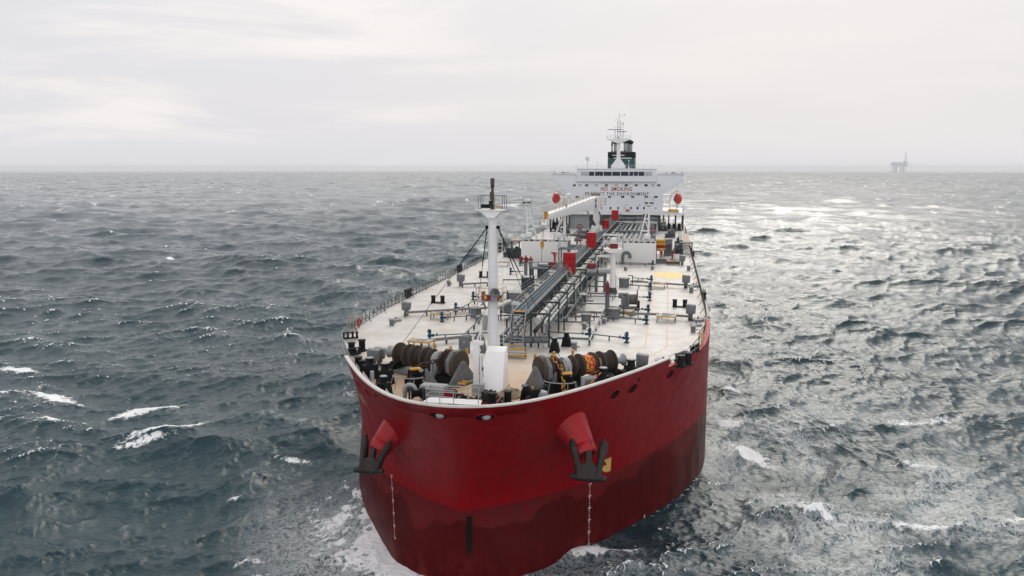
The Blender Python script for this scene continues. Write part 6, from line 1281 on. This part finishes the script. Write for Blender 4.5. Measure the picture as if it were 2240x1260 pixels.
# ------------------------------------------------------------------ manifold side: cylinders, platform, crew
T = thing('foam_cylinders', 'rack of yellow and red cylinders beside the right white screen', 'cylinder rack', (PY(1445, 545, 112).x, 112, 17)); zc = lambda py: PY(1445, py, 112).z - 17
for py, c in ((527, 'yellow'), (534, 'yellow'), (539, 'red'), (545, 'yellow')): m = MB(); m.lathe([(.1, -1.0), (.34, -.85), (.36, -.4), (.36, .4), (.34, .85), (.1, 1.0)], (0, 0, zc(py)), (1, 0, .02), 14); m.build('cylinder', c, T)
m = MB(); [m.bx(xx - .05, xx + .05, .3, .4, 0, zc(524)) for xx in (-.8, .8)]; m.build('rack', 'darkgrey', T)
T = thing('work_platform', 'dark grey work platform with steps where the crewmen stand', 'platform', (PY(1460, 575, 110).x, 110, 17)); m = MB(); m.bx(-2.6, 2.6, -.5, 11, 0, .9); m.prism([(-2.6, 0.9), (2.6, .3), (2.6, .9)], (0, -.5, 0), (1, 0, 0), (0, 0, 1), (0, .1, 0)); m.build('plinth', 'grey', T); m = MB(); [m.bx(-.6 + k * .02, .9, 6.6 + k * .8, 7.4 + k * .8, .9 + k * .5, 1.0 + k * .5) for k in range(5)]; m.build('steps', 'darkgrey', T); m = MB(); m.bx(-.9, .9, 10.6, 10.8, .9, 4.2); m.build('grey_panel', 'grey', T); m = MB(); [m.cyl((xx, 3.2, .9), (xx, 3.2, 5.2), .07, n=6) for xx in (-.8, .9, 1.4)]; m.build('post', 'lightgrey', T)
def person(o, rz, label, arms):
    T = thing('person', label, 'person', o, rz, 'crewmen in red overalls')
    def skin(name, verts, edges, mt_, root=0, par=T):
        me = bpy.data.meshes.new(name); me.from_pydata([v[:3] for v in verts], edges, []); ob = bpy.data.objects.new(name, me); COL.objects.link(ob); md = ob.modifiers.new('s', 'SKIN'); md.use_smooth_shade = True
        for i, v in enumerate(verts): sv = me.skin_vertices[0].data[i]; sv.radius = v[3] if isinstance(v[3], tuple) else (v[3], v[3]); sv.use_root = i == root
        ss = ob.modifiers.new('u', 'SUBSURF'); ss.levels = 1; dg = bpy.context.evaluated_depsgraph_get(); m2 = bpy.data.meshes.new_from_object(ob.evaluated_get(dg)); bpy.data.objects.remove(ob); bpy.data.meshes.remove(me)
        m2.name = name; m2.materials.clear(); m2.materials.append(M[mt_]); ob = bpy.data.objects.new(name, m2); COL.objects.link(ob); ob.parent = par; return ob
    V = []; E2 = []
    def node(x, y, z, r, p=None): V.append((x, y, z, r)); E2.append((p, len(V) - 1)) if p is not None else None; return len(V) - 1
    pv = node(0, 0, .95, .14); ch = node(0, 0, 1.22, (.17, .12), pv); sh = node(0, 0, 1.42, (.15, .1), ch); nk = node(0, -.01, 1.52, .06, sh); h1 = node(0, -.02, 1.62, (.085, .095), nk); node(0, -.02, 1.74, (.075, .085), h1)
    node(0, -.125, 1.61, .014, h1)
    for s in (-1, 1):
        hp = node(s * .10, 0, .88, .10, pv); kn = node(s * .13, -.03, .48, .07, hp); an = node(s * .14, 0, .09, .05, kn); node(s * .15, -.17, .04, .04, an)
        sd = node(s * .21, 0, 1.39, .07, sh); el = node(s * .30, arms[0] * .5, 1.13, .05, sd); wr = node(s * arms[1], arms[0], arms[2], .036, el); pa = node(s * arms[1], arms[0] - .07, arms[2] - .05, (.04, .022), wr)
        for k in range(4): f1 = node(s * arms[1] + (k - 1.5) * .021, arms[0] - .11, arms[2] - .09 + .004 * k, .010, pa); node(s * arms[1] + (k - 1.5) * .023, arms[0] - .12, arms[2] - .135 + .008 * abs(k - 1.2), .008, f1)
        node(s * arms[1] - s * .05, arms[0] - .08, arms[2] - .07, .011, pa)
    skin('body', V, E2, 'skin')
    V.clear(); E2.clear(); pv = node(0, 0, .95, .175); ch = node(0, 0, 1.22, (.21, .15), pv); sh = node(0, 0, 1.43, (.18, .125), ch); node(0, 0, 1.51, .085, sh)
    for s in (-1, 1):
        hp = node(s * .11, 0, .86, .125, pv); kn = node(s * .14, -.03, .48, .10, hp); node(s * .145, 0, .13, .085, kn); sd = node(s * .225, 0, 1.40, .09, sh); el = node(s * .31, arms[0] * .5, 1.13, .072, sd); node(s * (arms[1] * .95 + .02), arms[0] * .9, arms[2] + .03, .055, el)
    skin('overall', V, E2, 'overall')
    m = MB(); m.lathe([(.155, 1.70), (.15, 1.71), (.125, 1.74), (.12, 1.80), (.08, 1.86), (.01, 1.88)], (0, -.02, 0), n=16); m.build('hard_hat', 'cleanwhite', T)
    for s in (-1, 1): m = MB(); m.X = Matrix.Translation((s * .148, -.07, .05)); m.ball((0, 0, 0), .09, 10, .75, 1.7, .8); m.build('boot', 'black', T)
    T.scale = (1.12,) * 3
zp = 17.9; q = P(1446, 566, zp); person(q, .2, 'person in red overall and white hard hat standing with bent arms by the cylinder rack', (-.14, .24, 1.02)); q = P(1471, 566, 17.9); person(q, -1.1, 'person in red overall standing near the right rail with arms down', (-.05, .33, .88)); 
# manifold pipes and crossing gear aft of the screens
xs = [3.2 + k * 1.35 for k in range(7)]
for k, x_ in enumerate(xs):
    long_pipe([(x_, 119 + 3 * (k % 3), 17.3), (x_, 119 + 3 * (k % 3), 18.6), (x_, 121 + 3 * (k % 3), 19.2), (x_, 200 - 2 * (k % 2), 19.2)], (.34, .30, .36, .28, .36, .22, .16)[k], 'lag' if k != 5 else 'pipe', ('innermost', 'second', 'third', 'fourth', 'fifth', 'sixth', 'outermost thin')[k] + ' banded pipe of the bundle aft of the right screen', 'banded pipes aft of the screens', 3.2, 16)
for k, (y_, z_, r_) in enumerate(((128, 20.1, .4), (157, 20.0, .36), (188, 20.4, .34), (197, 21.0, .45))): long_pipe([(-.2 if k else 2.6, y_, z_), (13.5, y_, z_), (13.5, y_, 17.2)], r_, 'lag' if k % 2 == 0 else 'pipe', ('nearest', 'second', 'third', 'farthest')[k] + ' crossing header pipe over the banded pipes', 'crossing headers aft', 3.5, 5)
for k, y_ in enumerate((128, 160)): long_pipe([(-14, y_, 18.6), (-3, y_, 18.6)], .35, 'pipe', ('nearer', 'farther')[k] + ' grey crossing pipe left of the crane base', 'crossing headers aft', 2.5, 3)
def valve_stand():
    T = thing('valve_stand', '', 'valve', group='red wheeled valves aft'); m = MB(); m.cyl((0, 0, 0), (0, 0, 1.6), .2, .14, 10); m.cyl((-.5, 0, .8), (.5, 0, .8), .32, n=12); m.build('body', 'pipe', T); m = MB(); m.ring((0, -.15, 1.75), .48, .09, (0, 1, .3), 16, 6); m.cyl((0, 0, 1.5), (0, 0, 1.9), .12); m.build('wheel', 'darkred', T); return T
place(valve_stand(), [(Vector((-6.5, 150, 17)), 'red wheeled valve left of the crane base', 0, 1.5), (Vector((-8.6, 176, 17)), 'red wheeled valve before the left pump room entrance', 0, 1.6), (Vector((-5.2, 186, 17)), 'red wheeled valve at the foot of the poop front, left of the crane', 0, 1.7), (Vector((12.8, 150, 18)), 'red wheeled valve at the outer side of the banded pipes', 0, 1.6), (Vector((12.0, 128, 17)), 'red wheeled valve behind the right screen', 0, 1.4), (Vector((9.8, 198, 19)), 'red wheeled valve at the far end of the banded pipes', 0, 1.6), (Vector((15.3, 196, 18)), 'red wheeled valve right of the banded pipes under the poop', 0, 1.4)])
def gear_block(o, sx, sy, sz, label, seed, m_='grey'):
    T = thing('deck_machinery', label, 'machinery', o, 0, 'grey machinery aft of the screens'); rg = random.Random(seed); m = MB(); m.bx(-sx, sx, -sy, sy, 0, sz * .55); m.bx(-sx * .5, sx * .3, -sy * .6, sy * .6, sz * .551, sz); m.build('casing', m_, T, bevel=.05)
    m = MB(); [m.cyl((rg.uniform(-sx, sx), -sy - .12, .1), (rg.uniform(-sx, sx), -sy - .12, sz * rg.uniform(.5, 1.2)), .1, n=7) for k in range(6)]; m.cyl((-sx, -sy - .3, sz * .4), (sx, -sy - .3, sz * .5), .15); m.build('piping', 'darkgrey', T)
    m = MB(); m.cyl((sx * .6, 0, sz * .55), (sx * .6, 0, sz * 1.1), sx * .25, n=12); m.build('tank', 'pipe', T)
for i, a in enumerate(((-10.5, 134, 1.6, 1.2, 2.0, 'low grey machinery on the left deck behind the screen'), (-6.5, 168, 1.6, 1.2, 2.3, 'grey machinery left of the crane base'), (-13.8, 178, 2.0, 1.2, 2.6, 'dark grey machinery before the left poop columns'), (17.5, 176, 1.5, 1.5, 2.2, 'grey machinery on the right deck aft'), (14.8, 201, 1.6, 1.0, 2.6, 'dark grey machinery below the right poop edge'), (19.6, 150, 1.0, 2.0, 2.2, 'grey machinery at the right rail beyond the crewmen'), (-18.4, 118, 1.1, 2.0, 2.0, 'grey machinery at the left rail behind the screen'), (19.3, 132, 1.2, 1.4, 2.1, 'grey machinery just behind the two crewmen'))): gear_block((a[0], a[1], 17), a[2], a[3], a[4], a[5], i, 'darkgrey' if 'dark' in a[5] else 'grey')
def hose_rack(o, label):
    T = thing('mooring_drum_set', label, 'winch', o, 0, 'black mooring drums under the poop'); m = MB()
    for xx in (-1.6, 0, 1.6): m.cyl((xx, -.5, 1.3), (xx + .9, -.5, 1.3), 1.05, n=18); m.cyl((xx - .08, -.5, 1.3), (xx, -.5, 1.3), 1.35, n=18)
    m.build('drum', 'blackbed', T); m = MB(); m.bx(-2.4, 2.9, -1.4, .4, 0, .4); m.build('bed', 'darkgrey', T)
hose_rack((18.3, 202.6, 17), 'black mooring drums in the shade under the right poop corner'); hose_rack((-18.6, 202.6, 17), 'black mooring drums in the shade under the left poop corner')
T = thing('accommodation_ladder', 'grey ladder platform with worn plank at the right deck edge aft', 'ladder', (21.0, 150, 17)); m = MB(); m.bx(-1.2, 1.6, -22, -19, 2.6, 2.8); m.bx(-1.2, -1.0, -22, -19, 0, 2.6); m.bx(1.3, 1.5, -22, -19, 0, 2.6); m.build('gantry', 'darkgrey', T); m = MB(); m.bx(-.2, 1.0, -18.8, 14, 1.9, 2.1); m.build('plank', 'ochre', T); m = MB(); m.bx(-1.3, -.5, -10, 16, 0, 2.4); m.build('casing', 'grey', T)
# left side platform at the rail by the screen
T = thing('gangway_platform', 'railed white platform with rusty edge at the left rail by the screen', 'platform', (PY(1131, 527, 113).x, 113, 17)); m = MB(); m.bx(-1.4, .9, -1, 3, 4.0, 4.2); m.build('floor', 'ochre', T); m = MB(); m.rail([(-1.3, 3, 4.2), (-1.3, -.9, 4.2), (.8, -.9, 4.2)], 1.2, .8, .03, (.5, 1.)); m.build('rail', 'white', T); m = MB(); [m.bx(xx - .12, xx + .12, -.6, -.4, 0, 4) for xx in (-1.1, .6)]; m.prism([(-1.4, 0), (2.6, 0), (2.6, 1.6), (.6, 2.8)], (-1.0, 1.0, 0), (1, 0, 0), (0, 0, 1), (0, .2, 0)); m.build('support', 'darkgrey', T)
# ------------------------------------------------------------------ far oil platform
def rig():
    D = 10800.0; d = ray(1967, 366); d.z = 0; d.normalize(); o = Vector((CAM.x, CAM.y, 0)) + d * D; zb = -D * D / (2 * 6.371e6); s = D / (FPX / math.cos(math.atan((1967 - 1120) / FPX)))  # metres per photo pixel
    T = thing('oil_platform', 'distant hazy oil platform on four legs standing on the horizon', 'oil platform', (o.x, o.y, zb), PSI - math.atan((1967 - 1120) / FPX)); b = 2.0
    hz = lambda py: (373.2 - py) * s; X_ = lambda px: (px - 1967) * s
    m = MB(); m.bx(X_(1952), X_(1983), -40, 40, hz(362.8), hz(357.5)); m.bx(X_(1951), X_(1962), -30, 30, hz(357.5), hz(353.6)); m.bx(X_(1962), X_(1975), -30, 30, hz(357.5), hz(354.3)); m.build('deck_block', 'rigsteel', T)
    for px in (1955.5, 1961, 1971.2, 1976.5):
        m = MB(); m.cyl((X_(px), 20 if px in (1961, 1976.5) else -20, -20), (X_(px), 20 if px in (1961, 1976.5) else -20, hz(362.8)), 1.55 * s, n=12); m.build('leg', 'rigsteel', T)
    m = MB(); m.bx(X_(1974.5), X_(1982), -25, 25, hz(357.5), hz(351.8)); m.build('drill_floor', 'rigsteel', T)
    m = MB(); c = X_(1978.3)
    for sx in (-1, 1):
        for sy in (-1, 1): m.cyl((c + sx * 2.5 * s, sy * 10, hz(351.8)), (c + sx * .45 * s, sy * 3, hz(332)), .42 * s, .3 * s, 5)
    for k in range(6): f = k / 6; z = hz(351.8) + (hz(332) - hz(351.8)) * f; w = (2.5 - 2.05 * f) * s; m.bx(c - w, c + w, -2, 2, z, z + .4 * s); m.cyl((c - w, 0, z), (c + w, 0, z + 3 * s), .25 * s, n=5)
    m.build('derrick', 'rigsteel', T)
    m = MB(); m.cyl((X_(1982), 0, hz(361)), (X_(1994), 0, hz(355.2)), .4 * s, .3 * s, 6); m.cyl((X_(1989), 0, hz(355.5)), (X_(1994), 0, hz(355.2)), .2 * s, n=5); m.build('flare_boom', 'rigsteel', T)
    m = MB(); m.bx(X_(1947.5), X_(1952), -20, 20, hz(359.3), hz(357.8)); m.build('helideck', 'rigsteel', T)
    for px, h in ((1963.5, 350.5), (1969, 349.5)): m = MB(); m.cyl((X_(px), 0, hz(354)), (X_(px) + 1.2 * s, 0, hz(h)), .35 * s, n=5); m.build('crane_jib', 'rigsteel', T)
rig()
# ------------------------------------------------------------------ air
m = MB(); B = 27500.0; m.bx(-B, B, -B, B, -62.0, 62.0)
hz_ = bpy.data.materials.new('haze_air'); hz_.use_nodes = True; t = hz_.node_tree; t.nodes.remove(t.nodes['Principled BSDF'])
pv_ = N(t, 'ShaderNodeVolumePrincipled'); pv_.inputs['Color'].default_value = (0.97, 0.97, 0.98, 1); pv_.inputs['Density'].default_value = 0.62e-4; pv_.inputs['Anisotropy'].default_value = 0.25
t.links.new(pv_.outputs[0], t.nodes['Material Output'].inputs['Volume'])
M['haze'] = hz_
tag(m.build('haze', 'haze', smooth=False), 'pale sea haze veiling the horizon', 'haze', kind='stuff')
